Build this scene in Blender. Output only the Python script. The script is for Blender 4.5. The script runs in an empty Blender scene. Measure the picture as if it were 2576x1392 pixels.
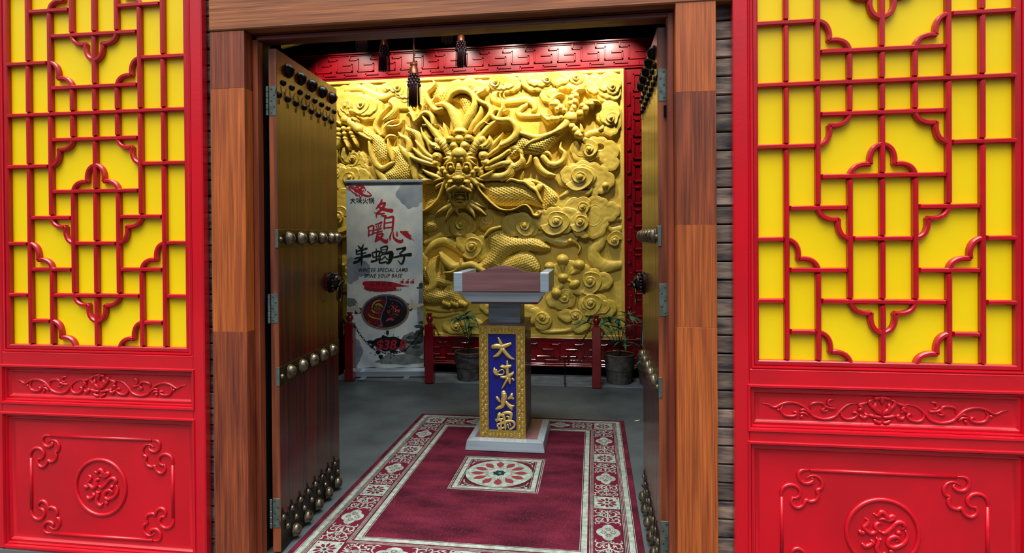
import bpy, bmesh, math, random
import numpy as np
from mathutils import Vector, Matrix
S = bpy.context.scene
COL = S.collection
random.seed(7)
# ------------------------------------------------------------------ camera
F, YAW, PIT, ROL, CYP = 1478.75, .1391, -.0059, -.0070, 603.9
C0 = np.array([0, -2.499, 1.51])
_c, _s = math.cos(YAW), math.sin(YAW)
FW = np.array([-_s*math.cos(PIT), _c*math.cos(PIT), math.sin(PIT)])
_r = np.array([_c, _s, 0.]); _u = np.cross(_r, FW)
RT = _r*math.cos(ROL)+_u*math.sin(ROL); UPV = -_r*math.sin(ROL)+_u*math.cos(ROL)
cam = bpy.data.cameras.new('camera'); cam.sensor_width = 36; cam.sensor_fit = 'HORIZONTAL'
cam.lens = F*36/2576; cam.shift_x = 0; cam.shift_y = -(696-CYP)/2576
cam.clip_start = .05
co = bpy.data.objects.new('camera', cam); COL.objects.link(co)
M = Matrix.Identity(4)
for i in range(3):
    M[i][0] = RT[i]; M[i][1] = UPV[i]; M[i][2] = -FW[i]; M[i][3] = C0[i]
co.matrix_world = M
S.camera = co
def at(px, py, Y=None, Z=None, X=None):
    """measured point of the photograph -> its place on a wall, floor or side plane"""
    d = FW+RT*((px-1288)/F)-UPV*((py-CYP)/F)
    t = (Y-C0[1])/d[1] if Y is not None else (Z-C0[2])/d[2] if Z is not None else (X-C0[0])/d[0]
    return C0+d*t
# ------------------------------------------------------------------ world, light, exposure
S.view_settings.view_transform = 'Standard'; S.view_settings.look = 'None'
S.view_settings.gamma = 1; S.view_settings.use_curve_mapping = False
S.view_settings.exposure = 0.0
w = bpy.data.worlds.new('sky'); S.world = w; w.use_nodes = True
nt = w.node_tree; nt.nodes.clear()
o_ = nt.nodes.new('ShaderNodeOutputWorld'); bg = nt.nodes.new('ShaderNodeBackground')
tc = nt.nodes.new('ShaderNodeTexCoord'); sx = nt.nodes.new('ShaderNodeSeparateXYZ')
rp = nt.nodes.new('ShaderNodeValToRGB')
rp.color_ramp.elements[0].position = 0.46; rp.color_ramp.elements[0].color = (.045, .047, .05, 1)
rp.color_ramp.elements[1].position = .955; rp.color_ramp.elements[1].color = (4.4, 4.5, 4.75, 1)
em = rp.color_ramp.elements.new(.58); em.color = (.08, .083, .09, 1)
em = rp.color_ramp.elements.new(.68); em.color = (.42, .44, .48, 1)
em = rp.color_ramp.elements.new(.90); em.color = (.55, .57, .61, 1)
mp = nt.nodes.new('ShaderNodeMapRange'); mp.inputs[1].default_value = -1; mp.inputs[2].default_value = 1
nt.links.new(tc.outputs['Generated'], sx.inputs[0]); nt.links.new(sx.outputs[2], mp.inputs[0])
nt.links.new(mp.outputs[0], rp.inputs[0]); nt.links.new(rp.outputs[0], bg.inputs[0])
bg.inputs[1].default_value = 2.0
nt.links.new(bg.outputs[0], o_.inputs[0])
def lamp(name, kind, loc, energy, color, rot=(0, 0, 0), **kw):
    l = bpy.data.lights.new(name, kind); l.energy = energy; l.color = color
    for k, v in kw.items(): setattr(l, k, v)
    o = bpy.data.objects.new(name, l); COL.objects.link(o); o.location = loc; o.rotation_euler = rot
    return o
lamp('sun', 'SUN', (0, -5, 8), 2.1, (1, .97, .93), (math.radians(34), math.radians(-12), 0), angle=math.radians(35))
SPOT_W = 128
for sxp in (-2.75, -2.15, -1.55, -.95, -.38, .15):
    lamp('wall_washer_light', 'SPOT', (sxp, 3.02, 3.86), SPOT_W*(1.25 if sxp > -.5 else 1), (1, .95, .82),
         (math.radians(39), 0, 0), spot_size=math.radians(68), spot_blend=.6, shadow_soft_size=.03)
lamp('interior_fill_light', 'AREA', (-.7, .8, 3.5), 42, (.90, .96, 1), (math.radians(18), 0, 0), shape='RECTANGLE', size=1.6, size_y=.6, spread=math.radians(100))  # added fill lamp to brighten the interior, not a real ceiling fitting
# ------------------------------------------------------------------ helpers
class MB:
    def __init__(s): s.v = []; s.f = []; s.m = []; s.cur = 0
    def add(s, vs, fs):
        b = len(s.v); s.v += [tuple(map(float, p)) for p in vs]
        for f in fs: s.f.append(tuple(b+i for i in f)); s.m.append(s.cur)
        return s
    def box(s, x0, x1, y0, y1, z0, z1, c=0.0):
        if c <= 0:
            v = [(x, y, z) for x in (x0, x1) for y in (y0, y1) for z in (z0, z1)]
            return s.add(v, [(0, 1, 3, 2), (4, 6, 7, 5), (0, 4, 5, 1), (2, 3, 7, 6), (0, 2, 6, 4), (1, 5, 7, 3)])
        bm = bmesh.new(); bmesh.ops.create_cube(bm, size=1)
        for q in bm.verts:
            q.co = Vector((x0+(x1-x0)*(q.co.x+.5), y0+(y1-y0)*(q.co.y+.5), z0+(z1-z0)*(q.co.z+.5)))
        bmesh.ops.bevel(bm, geom=list(bm.edges), offset=c, segments=1, affect='EDGES', profile=.5)
        bm.verts.ensure_lookup_table(); bm.verts.index_update()
        s.add([q.co for q in bm.verts], [[q.index for q in f.verts] for f in bm.faces]); bm.free(); return s
    def prism(s, poly, fn0, fn1):
        """poly: list of 2D points; fn0/fn1 map a 2D point to the two ends"""
        n = len(poly); v = [fn0(*p) for p in poly]+[fn1(*p) for p in poly]
        fs = [tuple(range(n))[::-1], tuple(range(n, 2*n))]+[(i, (i+1) % n, n+(i+1) % n, n+i) for i in range(n)]
        return s.add(v, fs)
    def lathe(s, prof, n=20, o=(0, 0, 0), ax=None):
        """prof (r,h) along +z at o; ax: 3x3 to reorient"""
        v = []; fs = []
        for r, h in prof:
            for k in range(n):
                a = 2*math.pi*k/n; p = Vector((r*math.cos(a), r*math.sin(a), h))
                if ax is not None: p = ax @ p
                v.append(p+Vector(o))
        for i in range(len(prof)-1):
            for k in range(n):
                fs.append((i*n+k, i*n+(k+1) % n, (i+1)*n+(k+1) % n, (i+1)*n+k))
        if prof[0][0] > 1e-6: fs.append(tuple(range(n))[::-1])
        if prof[-1][0] > 1e-6: fs.append(tuple((len(prof)-1)*n+k for k in range(n)))
        return s.add(v, fs)
    def tube(s, pts, r, n=8, closed=False, flat=1.0, nrm=None):
        """round tube; r number or list; flat scales along nrm"""
        P = [Vector(p) for p in pts]; m = len(P); v = []; fs = []
        up = Vector(nrm) if nrm is not None else None
        prev = None
        for i, p in enumerate(P):
            a = P[(i-1) % m] if (closed or i > 0) else p; b = P[(i+1) % m] if (closed or i < m-1) else p
            t = (b-a); t = t.normalized() if t.length > 1e-9 else Vector((0, 0, 1))
            if up is not None: e2 = (up-t*up.dot(t)).normalized()
            else:
                q = prev if prev is not None else (Vector((0, 0, 1)) if abs(t.z) < .9 else Vector((1, 0, 0)))
                e2 = (q-t*q.dot(t)).normalized(); prev = e2
            e1 = t.cross(e2); rr = r[i] if hasattr(r, '__len__') else r
            for k in range(n):
                an = 2*math.pi*k/n
                v.append(p+e1*(rr*math.cos(an))+e2*(rr*flat*math.sin(an)))
        for i in range(m if closed else m-1):
            j = (i+1) % m
            for k in range(n): fs.append((i*n+k, i*n+(k+1) % n, j*n+(k+1) % n, j*n+k))
        if not closed: fs += [tuple(range(n))[::-1], tuple((m-1)*n+k for k in range(n))]
        return s.add(v, fs)
    def ball(s, c, r, nu=12, nv=8):
        rx, ry, rz = r if hasattr(r, '__len__') else (r, r, r)
        v = []; fs = []
        for j in range(nv+1):
            th = math.pi*j/nv
            for k in range(nu):
                a = 2*math.pi*k/nu
                v.append((c[0]+rx*math.sin(th)*math.cos(a), c[1]+ry*math.sin(th)*math.sin(a), c[2]+rz*math.cos(th)))
        for j in range(nv):
            for k in range(nu): fs.append((j*nu+k, (j+1)*nu+k, (j+1)*nu+(k+1) % nu, j*nu+(k+1) % nu))
        return s.add(v, fs)
    def mesh(s, name, mats, smooth=False):
        me = bpy.data.meshes.new(name); me.from_pydata(s.v, [], s.f)
        for m_ in (mats if isinstance(mats, (list, tuple)) else [mats]): me.materials.append(m_)
        if any(s.m): me.polygons.foreach_set('material_index', s.m)
        if smooth is True: me.polygons.foreach_set('use_smooth', [True]*len(s.f))
        bm = bmesh.new(); bm.from_mesh(me)
        bmesh.ops.remove_doubles(bm, verts=bm.verts, dist=1e-6) if len(s.v) < 60000 else None
        bmesh.ops.recalc_face_normals(bm, faces=bm.faces); bm.to_mesh(me); bm.free()
        if smooth == 'auto': me.polygons.foreach_set('use_smooth', [True]*len(me.polygons)); me.set_sharp_from_angle(angle=math.radians(38))
        me.update(); return me
    def build(s, name, mats, parent=None, smooth=False, **tags):
        o = bpy.data.objects.new(name, s.mesh(name, mats, smooth)); COL.objects.link(o)
        if parent is not None: o.parent = parent
        for k, v in tags.items(): o[k] = v
        return o
def tag(o, label=None, category=None, group=None, kind=None):
    for k, v in (('label', label), ('category', category), ('group', group), ('kind', kind)):
        if v: o[k] = v
    return o
def empty(name, loc=(0, 0, 0), rz=0.0, **tags):
    o = bpy.data.objects.new(name, None); COL.objects.link(o); o.location = loc; o.rotation_euler = (0, 0, rz)
    o.empty_display_size = .05
    for k, v in tags.items(): o[k] = v
    return o
def inst(mesh, name, parent=None, loc=(0, 0, 0), rot=(0, 0, 0), sc=(1, 1, 1), **tags):
    o = bpy.data.objects.new(name, mesh); COL.objects.link(o); o.location = loc; o.rotation_euler = rot; o.scale = sc
    if parent is not None: o.parent = parent
    for k, v in tags.items(): o[k] = v
    return o
def copy_tree(o, parent=None):
    kids = list(o.children); c = o.copy(); COL.objects.link(c); c.parent = parent
    for k in kids: copy_tree(k, c)
    return c
def spline(pts, n=6, closed=False):
    """Catmull-Rom through points of any dimension (tuples), returns list"""
    P = [np.array(p, float) for p in pts]; m = len(P); out = []
    rng = range(m if closed else m-1)
    for i in rng:
        p0 = P[(i-1) % m] if closed or i > 0 else 2*P[0]-P[1]
        p1 = P[i]; p2 = P[(i+1) % m]
        p3 = P[(i+2) % m] if closed or i < m-2 else 2*P[-1]-P[-2]
        for k in range(n):
            t = k/n
            out.append(.5*((2*p1)+(-p0+p2)*t+(2*p0-5*p1+4*p2-p3)*t*t+(-p0+3*p1-3*p2+p3)*t**3))
    if not closed: out.append(P[-1])
    return out
# ------------------------------------------------------------------ materials
def lin(c): return tuple(((x/255)/12.92 if x <= 10 else ((x/255+.055)/1.055)**2.4) for x in c)
def mat(name, rgb, rough=.5, metal=0., coat=0., rgb2=None, scale=5., stretch=(1, 1, 1), bump=0., bscale=None, contrast=(.35, .65),
        rvar=0., spec=.5, rand=0., detail=5., coat_rough=.08, dust=None, sheen=0., trans=0., grain=0.):
    m = bpy.data.materials.new(name); m.use_nodes = True; n = m.node_tree; L = n.links; b = n.nodes['Principled BSDF']
    c1 = lin(rgb); b.inputs['Base Color'].default_value = (*c1, 1); b.inputs['Roughness'].default_value = rough
    b.inputs['Metallic'].default_value = metal; b.inputs['Specular IOR Level'].default_value = spec
    b.inputs['Coat Weight'].default_value = coat; b.inputs['Coat Roughness'].default_value = coat_rough
    if sheen: b.inputs['Sheen Weight'].default_value = sheen
    if trans: b.inputs['Transmission Weight'].default_value = trans
    if rgb2 is None and not bump and not rvar and not rand and dust is None: return m
    t = n.nodes.new('ShaderNodeTexCoord'); mpn = n.nodes.new('ShaderNodeMapping'); L.new(t.outputs['Object'], mpn.inputs[0])
    mpn.inputs['Scale'].default_value = stretch
    oi = n.nodes.new('ShaderNodeObjectInfo')
    vm = n.nodes.new('ShaderNodeVectorMath'); vm.operation = 'SCALE'; vm.inputs[0].default_value = (7.3, 3.1, 5.7)
    L.new(oi.outputs['Random'], vm.inputs['Scale']); L.new(vm.outputs[0], mpn.inputs['Location'])
    no = n.nodes.new('ShaderNodeTexNoise'); no.inputs['Scale'].default_value = scale; no.inputs['Detail'].default_value = detail
    L.new(mpn.outputs[0], no.inputs['Vector'])
    cur = None
    if rgb2 is not None:
        r = n.nodes.new('ShaderNodeMapRange'); r.inputs[1].default_value, r.inputs[2].default_value = contrast
        L.new(no.outputs[0], r.inputs[0])
        mx = n.nodes.new('ShaderNodeMix'); mx.data_type = 'RGBA'; L.new(r.outputs[0], mx.inputs[0])
        mx.inputs[6].default_value = (*c1, 1); mx.inputs[7].default_value = (*lin(rgb2), 1); cur = mx.outputs[2]
    if grain:
        g = n.nodes.new('ShaderNodeTexNoise'); g.inputs['Scale'].default_value = scale*5; g.inputs['Detail'].default_value = 4
        ms = n.nodes.new('ShaderNodeMapping'); ms.inputs['Scale'].default_value = tuple(1 if q_ >= 1 else .35 for q_ in stretch); L.new(mpn.outputs[0], ms.inputs[0]); L.new(ms.outputs[0], g.inputs['Vector'])
        gr = n.nodes.new('ShaderNodeMapRange'); gr.inputs[1].default_value = .32; gr.inputs[2].default_value = .68; gr.inputs[3].default_value = 1-grain; gr.inputs[4].default_value = 1+grain*.6
        L.new(g.outputs[0], gr.inputs[0]); gv = n.nodes.new('ShaderNodeVectorMath'); gv.operation = 'SCALE'; L.new(cur, gv.inputs[0]); L.new(gr.outputs[0], gv.inputs['Scale']); cur = gv.outputs[0]
    if rand:
        hs = n.nodes.new('ShaderNodeHueSaturation'); mr = n.nodes.new('ShaderNodeMapRange')
        mr.inputs[3].default_value = 1-rand; mr.inputs[4].default_value = 1+rand; L.new(oi.outputs['Random'], mr.inputs[0])
        L.new(mr.outputs[0], hs.inputs['Value'])
        if cur is not None: L.new(cur, hs.inputs['Color'])
        else: hs.inputs['Color'].default_value = (*c1, 1)
        cur = hs.outputs[0]
    if dust is not None:
        # fine specks of dust: (rgb, noise scale, threshold)
        dn = n.nodes.new('ShaderNodeTexNoise'); dn.inputs['Scale'].default_value = dust[1]; dn.inputs['Detail'].default_value = 3
        L.new(t.outputs['Object'], dn.inputs['Vector'])
        dr = n.nodes.new('ShaderNodeMapRange'); dr.inputs[1].default_value = dust[2]; dr.inputs[2].default_value = dust[2]+.06
        L.new(dn.outputs[0], dr.inputs[0])
        dm = n.nodes.new('ShaderNodeMix'); dm.data_type = 'RGBA'; L.new(dr.outputs[0], dm.inputs[0])
        if cur is not None: L.new(cur, dm.inputs[6])
        else: dm.inputs[6].default_value = (*c1, 1)
        dm.inputs[7].default_value = (*lin(dust[0]), 1); cur = dm.outputs[2]
    if cur is not None: L.new(cur, b.inputs['Base Color'])
    if rvar:
        r2 = n.nodes.new('ShaderNodeMapRange'); r2.inputs[1].default_value = .3; r2.inputs[2].default_value = .7
        r2.inputs[3].default_value = max(.02, rough-rvar); r2.inputs[4].default_value = rough+rvar
        L.new(no.outputs[0], r2.inputs[0]); L.new(r2.outputs[0], b.inputs['Roughness'])
    if bump:
        src = no
        if bscale:
            src = n.nodes.new('ShaderNodeTexNoise'); src.inputs['Scale'].default_value = bscale; src.inputs['Detail'].default_value = 3
            L.new(mpn.outputs[0], src.inputs['Vector'])
        bn = n.nodes.new('ShaderNodeBump'); bn.inputs['Strength'].default_value = bump; bn.inputs['Distance'].default_value = .01
        L.new(src.outputs[0], bn.inputs['Height']); L.new(bn.outputs[0], b.inputs['Normal'])
        if coat: L.new(bn.outputs[0], b.inputs['Coat Normal'])
    return m
M_RED = mat('red_lacquer', (200, 0, 26), .34, coat=.55, coat_rough=.14, spec=.4, rgb2=(180, 0, 20), scale=3, rvar=.06, bump=.03, bscale=60, dust=((214, 120, 120), 230, .74))
M_LAT = mat('red_lattice_lacquer', (182, 0, 22), .34, coat=.55, coat_rough=.14, spec=.4, rgb2=(160, 0, 18), scale=6, bump=.03, bscale=80)
M_YEL = mat('yellow_glazed_panel', (242, 210, 0), .4, coat=.3, coat_rough=.08, spec=.3, rgb2=(234, 200, 0), scale=2.0, contrast=(.3, .7))
M_WOODV = mat('varnished_hardwood_upright', (186, 98, 38), .42, coat=.2, coat_rough=.25, rgb2=(132, 58, 22), scale=14, stretch=(5, 3, .16), contrast=(.3, .72), bump=.08, rand=.14, dust=((190, 150, 120), 170, .74), grain=0.38)
M_WOODV2 = mat('varnished_hardwood_dark', (150, 72, 34), .42, coat=.2, coat_rough=.25, rgb2=(92, 36, 22), scale=12, stretch=(4, 3, .2), contrast=(.3, .72), bump=.08, rand=.08, dust=((190, 150, 120), 170, .74), grain=0.42)
M_WOODH = mat('varnished_hardwood_beam', (176, 106, 52), .36, coat=.35, coat_rough=.2, rgb2=(124, 64, 34), scale=14, stretch=(.16, 3, 5), contrast=(.3, .72), bump=.08, rand=.08, grain=0.38)
M_WOODR = mat('red_stained_hardwood', (150, 74, 40), .42, coat=.2, rgb2=(104, 38, 22), scale=12, stretch=(1, 1, .1), bump=.06, grain=0.35)
M_WOODRH = mat('red_stained_hardwood_beam', (112, 40, 28), .42, coat=.3, rgb2=(70, 20, 14), scale=9, stretch=(.1, 1, 1), bump=.06, grain=0.35)
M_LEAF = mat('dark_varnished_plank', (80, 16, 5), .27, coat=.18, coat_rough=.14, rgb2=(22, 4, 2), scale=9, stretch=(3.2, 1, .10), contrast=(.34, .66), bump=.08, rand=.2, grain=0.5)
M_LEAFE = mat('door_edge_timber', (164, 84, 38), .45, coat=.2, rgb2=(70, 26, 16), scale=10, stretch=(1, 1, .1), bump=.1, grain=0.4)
M_BRONZE = mat('aged_bronze_stud', (136, 126, 104), .34, metal=.9, rgb2=(84, 74, 58), scale=30)
M_IRON = mat('blackened_plate_and_shaded_stud', (44, 38, 32), .38, metal=.85, rgb2=(24, 20, 18), scale=26, bump=.15)
M_BRASSP = mat('old_brass_plate', (96, 82, 46), .3, metal=.9, rgb2=(60, 50, 30), scale=20)
M_STEELG = mat('galvanised_hinge_steel', (112, 130, 124), .42, metal=.7, rgb2=(90, 106, 100), scale=40)
M_SCREW = mat('screw_steel', (90, 84, 76), .35, metal=.9)
M_BRICK = mat('weathered_dark_brick', (140, 122, 106), .7, rgb2=(42, 40, 46), scale=14, stretch=(.5, 1, 2.2), contrast=(.35, .68), bump=.5, rand=.4, grain=0.35)
M_MORT = mat('dark_mortar_joint', (22, 20, 20), .95)
M_GOLD = mat('gold_painted_carving', (214, 184, 80), .42, metal=.05, rgb2=(200, 168, 60), scale=8, bump=.05, bscale=40, spec=.55)
M_FRET = mat('wine_red_lacquer', (128, 4, 18), .3, coat=.5, coat_rough=.1, spec=.3, rgb2=(106, 2, 13), scale=4)
M_CONC = mat('worn_concrete_floor', (90, 98, 98), .45, rgb2=(56, 62, 63), scale=2.2, contrast=(.3, .7), rvar=.12, bump=.1, bscale=30, dust=((128, 128, 120), 60, .68))
M_CONC2 = mat('pale_concrete_slab', (122, 130, 132), .55, rgb2=(88, 92, 94), scale=5, bump=.1, bscale=40)
M_DARK = mat('dark_painted_surface', (14, 12, 14), .7)
M_DARK2 = mat('void_black', (4, 4, 6), .8, spec=.1)
M_PAVE = mat('street_paving', (62, 60, 58), .8, rgb2=(48, 46, 45), scale=3)
M_WALLI = mat('dark_maroon_wall', (50, 14, 12), .6, rgb2=(34, 8, 8), scale=3)
# ------------------------------------------------------------------ setting: floor, ceiling, walls
MB().box(-3.6, 1.4, -.02, 3.9, -.06, 0).build('floor', M_CONC, kind='structure', label='worn grey concrete floor inside the doorway')
MB().box(-9, 9, -9, -.02, -.07, -.002).build('floor', M_PAVE, kind='structure', label='pavement in front of the entrance')
MB().box(-3.6, 1.4, 3.42, 3.89, -.01, .006, .002).build('trim_1', M_CONC2, kind='structure', label='pale concrete strip under the posts and pots')
MB().box(-3.6, 1.4, .12, 4.2, 4.1, 4.2).build('ceiling', M_DARK, kind='structure')
MB().box(-3.7, -3.6, .12, 4.2, -.06, 4.2).build('wall_left', M_WALLI, kind='structure')
MB().box(1.4, 1.5, .12, 4.2, -.06, 4.2).build('wall_right', M_WALLI, kind='structure')
wb = MB().box(-3.6, 1.4, 3.91, 4.0, -.06, 4.2).build('wall_back', M_DARK2, kind='structure')  # near-black colour stands in for the unlit void above the surround
# brick front wall: core with recessed joints, and each brick proud of it
wf = MB()
wf.box(-4.6, -1.70, .075, .2, -.05, 4.2); wf.box(.42, 3.4, .075, .2, -.05, 4.2); wf.box(-1.70, .42, .12, .2, 2.62, 4.2)
wf = wf.build('wall_front', M_MORT, kind='structure', label='wall of dark weathered bricks behind the red screens')
bm_ = []
for k in range(3):
    bm_.append(MB().box(0, .115, -.018, .03, -.0358, .0358, .004).mesh('brick', M_BRICK))
rb = random.Random(3)
for k in range(38):
    z = .012+k*.0772
    for x0 in (.47, .585+.004):
        inst(bm_[k % 3], 'brick', wf, (x0 if x0 > .5 else .47, .068+rb.uniform(-.002, .002), z+.036), (0, 0, 0))
    for x0 in (-1.822, -1.941):
        inst(bm_[(k+1) % 3], 'brick', wf, (x0, .068+rb.uniform(-.002, .002), z+.036))
# ------------------------------------------------------------------ timber door frame
fr = empty('trim_2', (0, 0, 0), kind='structure', label='heavy orange brown hardwood door frame')
lp = MB().box(-1.752, -1.582, 0, .064, -.04, 1.08, .0012).build('post', M_WOODV2, fr, label='left frame post')
MB().box(-1.752, -1.582, 0, .064, 1.0795, 2.20, .0012).build('finger_jointed_length', M_WOODV, lp); MB().box(-1.752, -1.582, 0, .064, 2.1995, 2.462, .0012).build('finger_jointed_length', M_WOODV2, lp)
rp_ = MB().box(.337, .497, 0, .064, -.04, 1.13, .0012).build('post', M_WOODV, fr, label='right frame post')
MB().box(.337, .497, 0, .064, 1.1295, 1.553, .0012).build('finger_jointed_length', M_WOODV, rp_); MB().box(.337, .497, 0, .064, 1.5525, 2.10, .0012).build('finger_jointed_length', M_WOODV2, rp_); MB().box(.337, .497, 0, .064, 2.0995, 2.468, .0012).build('finger_jointed_length', M_WOODV, rp_)
MB().box(-1.756, .60, -.004, .064, 2.466, 2.80, .006).build('beam', M_WOODH, fr, label='broad overhead beam')
MB().box(-1.80, .52, .064, .2, 2.455, 2.9).build('beam_backing', M_WOODRH, fr)
MB().box(-1.582, -1.556, .064, .112, 0, 2.455, .003).box(-1.76, -1.582, .064, .112, 0, 2.455).build('door_stop', M_WOODR, fr)
MB().box(.311, .337, .060, .112, 0, 2.455, .003).box(.337, .45, .064, .112, 0, 2.455).build('door_stop', M_WOODR, fr)
MB().box(-1.582, .337, .064, .112, 2.436, 2.462, .003).build('door_stop', M_WOODRH, fr)
MB().box(-1.74, -1.57, .112, .2, 0, 2.9).build('jamb_backing', M_DARK, fr)
MB().box(.33, .46, .112, .2, 0, 2.9).build('jamb_backing', M_DARK, fr)
MB().box(.30, .312, .1, .106, 2.02, 2.07, .001).build('black_tape', M_DARK2, fr)
# ------------------------------------------------------------------ red lattice screens
UX, UZ, ZR0 = .12, .12493, 2.3652
def rz_(r): return ZR0-r*UZ
def half_lattice():
    H = [(2, 0, 8), (3, 2, 6), (4, 0, 2), (4, 6, 8), (5, 2, 6), (6, 1, 3), (6, 5, 7), (7, 0, 1), (7, 3, 5), (7, 7, 8), (8, 1, 3), (8, 5, 7),
         (9, 0, 1), (9, 2, 6), (9, 7, 8), (10, 1, 2), (10, 6, 7)]
    V = [(0, 2, 11), (8, 2, 11), (1, 2, 11), (7, 2, 11), (2, 2, 6), (6, 2, 6), (2, 8, 11), (6, 8, 11), (3, 2, 3), (5, 2, 3), (3, 5, 9), (5, 5, 9), (4, 2, 11)]
    K = [(2, 3, 1, 1), (6, 3, -1, 1), (4, 5, -1, -1), (4, 5, 1, -1), (3, 6, -1, 1), (5, 6, 1, 1), (1, 8, 1, -1), (7, 8, -1, -1), (4, 9, -1, 1), (4, 9, 1, 1),
         (2, 11, 1, -1), (6, 11, -1, -1)]
    return H, V, K
BW, BD = .0103, .024
def bar_prof(): return [(-BW, BD), (-BW, .006), (-BW*.55, 0), (BW*.55, 0), (BW, .006), (BW, BD)]
def hbar(x0, x1, z):
    m = MB(); m.prism(bar_prof(), lambda a, y: (x0+(abs(a) if y < .01 else 0)*.9, y, z+a), lambda a, y: (x1-(abs(a) if y < .01 else 0)*.9, y, z+a)); return m
def vbar(z0, z1, x):
    m = MB(); m.prism(bar_prof(), lambda a, y: (x+a, y, z0+(abs(a) if y < .01 else 0)*.9), lambda a, y: (x+a, y, z1-(abs(a) if y < .01 else 0)*.9)); return m
SC1 = spline([(.03, -.02), (.16, .03), (.28, .13), (.355, .28), (.385, .45), (.375, .615)], 3)
SCP = SC1+[np.array([1-p[1], 1-p[0]]) for p in SC1[::-1]][0:]
def scallop(c, r, dx, dy):
    """cloud-shaped corner bracket enclosing lattice corner (c,r), in the cell towards (dx,dy)"""
    m = MB(); pts = []
    for u, v in SCP:   # u away from corner, v=1 at corner row
        pts.append((c*UX+dx*u*UX*.98, rz_(r)-dy*(1-v)*UZ*.98))
    n = len(pts); v = []; fs = []; pr = [(-1, BD), (-1, .007), (-.5, .001), (.5, .001), (1, .007), (1, BD)]
    hw = .0100
    for i, p in enumerate(pts):
        a = pts[max(0, i-1)]; b = pts[min(n-1, i+1)]
        t = np.array([b[0]-a[0], b[1]-a[1]]); t /= np.linalg.norm(t)+1e-9; nn = np.array([-t[1], t[0]])
        for s_, y in pr: v.append((p[0]+nn[0]*s_*hw, y, p[1]+nn[1]*s_*hw))
    k = len(pr)
    for i in range(n-1):
        for j in range(k): fs.append((i*k+j, i*k+(j+1) % k, (i+1)*k+(j+1) % k, (i+1)*k+j))
    fs += [tuple(range(k)), tuple((n-1)*k+j for j in range(k))[::-1]]
    return m.add(v, fs)
def frame_ring(x0, x1, z0, z1, prof):
    """mitred rectangular moulding; prof = [(inset, y), ...]"""
    m = MB(); v = []; k = len(prof)
    for ci in range(4):
        for ins, y in prof:
            x = (x0+ins) if ci in (0, 3) else (x1-ins); z = (z0+ins) if ci in (0, 1) else (z1-ins); v.append((x, y, z))
    fs = [(c*k+j, ((c+1) % 4)*k+j, ((c+1) % 4)*k+j+1, c*k+j+1) for c in range(4) for j in range(k-1)]
    return m.add(v, fs)
# carved motifs traced from the left screen (photograph px), local coords (x from centre, z)
def zc(px, py, sc, ox, oy, cx): p = at(ox+px/sc, oy+py/sc, Y=.004); return (p[0]-cx, p[2])
LCX, RCX = -2.3588, 1.1305
RUYI = [(240, 803), (214, 803), (201, 818), (204, 842), (220, 858), (240, 858), (252, 846), (246, 834)]
RUYI2 = [(228, 838), (248, 826), (270, 832), (284, 855), (280, 880), (266, 888), (271, 908), (262, 930), (240, 936), (228, 930), (218, 952), (200, 963), (184, 955), (176, 938), (182, 922), (197, 926)]
RUYI3 = [(146, 930), (140, 906), (146, 880), (166, 866), (190, 870), (206, 890), (204, 912), (190, 922), (176, 918)]
GLY = [[(480, 975), (495, 985), (508, 968), (520, 975), (530, 995), (548, 985), (552, 995), (535, 1003), (515, 998), (500, 1004)],
       [(450, 995), (462, 1005), (458, 1022), (448, 1035), (462, 1052), (475, 1060), (492, 1048), (488, 1028), (500, 1015), (508, 1022)],
       [(430, 1045), (440, 1058), (452, 1050)], [(500, 1048), (520, 1058), (545, 1035), (560, 1015), (580, 1012), (592, 1030), (580, 1045)],
       [(592, 1045), (600, 1070), (592, 1095), (575, 1110), (550, 1118), (532, 1105), (538, 1080), (560, 1072), (572, 1085), (560, 1095)],
       [(440, 1100), (455, 1115), (480, 1100), (470, 1085)], [(490, 1075), (500, 1095), (492, 1120), (500, 1142), (515, 1150), (525, 1138)],
       [(540, 1125), (548, 1148)], [(508, 1090), (500, 1080)], [(560, 1060), (578, 1050)]]
VINE = [(283, 632), (310, 636), (345, 652), (385, 633), (430, 626), (480, 640), (515, 668), (545, 698), (600, 712), (650, 700), (680, 668), (720, 638), (775, 630)]
VC = [[(390, 640), (376, 662), (392, 690), (428, 698), (456, 690), (450, 676), (436, 680)],
      [(640, 648), (618, 638), (622, 616), (650, 612)], [(660, 660), (620, 655), (590, 640)],
      [(530, 662), (526, 640), (555, 628), (590, 632), (600, 655), (585, 668), (605, 672), (622, 662)],
      [(690, 655), (684, 690), (708, 712), (748, 708), (766, 690), (752, 678), (738, 686)],
      [(470, 668), (500, 664), (530, 690)], [(470, 684), (495, 680), (520, 700)], [(474, 706), (490, 690)], [(355, 660), (372, 668)]]
FLOW = [[(892, 700), (875, 672), (838, 648), (826, 622), (850, 612)], [(892, 640), (892, 606), (880, 604)], [(892, 690), (860, 660), (858, 628)],
        [(892, 690), (930, 665), (925, 628)], [(826, 622), (800, 632), (776, 640), (790, 655), (775, 668), (800, 672)], [(776, 690), (796, 705), (815, 695), (800, 682)],
        [(850, 612), (865, 606), (892, 604)], [(820, 690), (860, 700), (892, 703)], [(845, 712), (870, 728), (892, 730)], [(832, 700), (850, 690)]]
def relief(m, pts, r, n=5, y=.0, fl=.9, closed=False, taper=True, sub=4):
    P = spline(pts, sub, closed); k = len(P)
    rr = [r*(1 if (closed or not taper) else min(1, .35+3.2*min(i, k-1-i)/max(1, k-1))) for i in range(k)]
    m.tube([(p[0], y, p[1]) for p in P], rr, 8, closed, flat=fl, nrm=(0, 1, 0))
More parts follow.
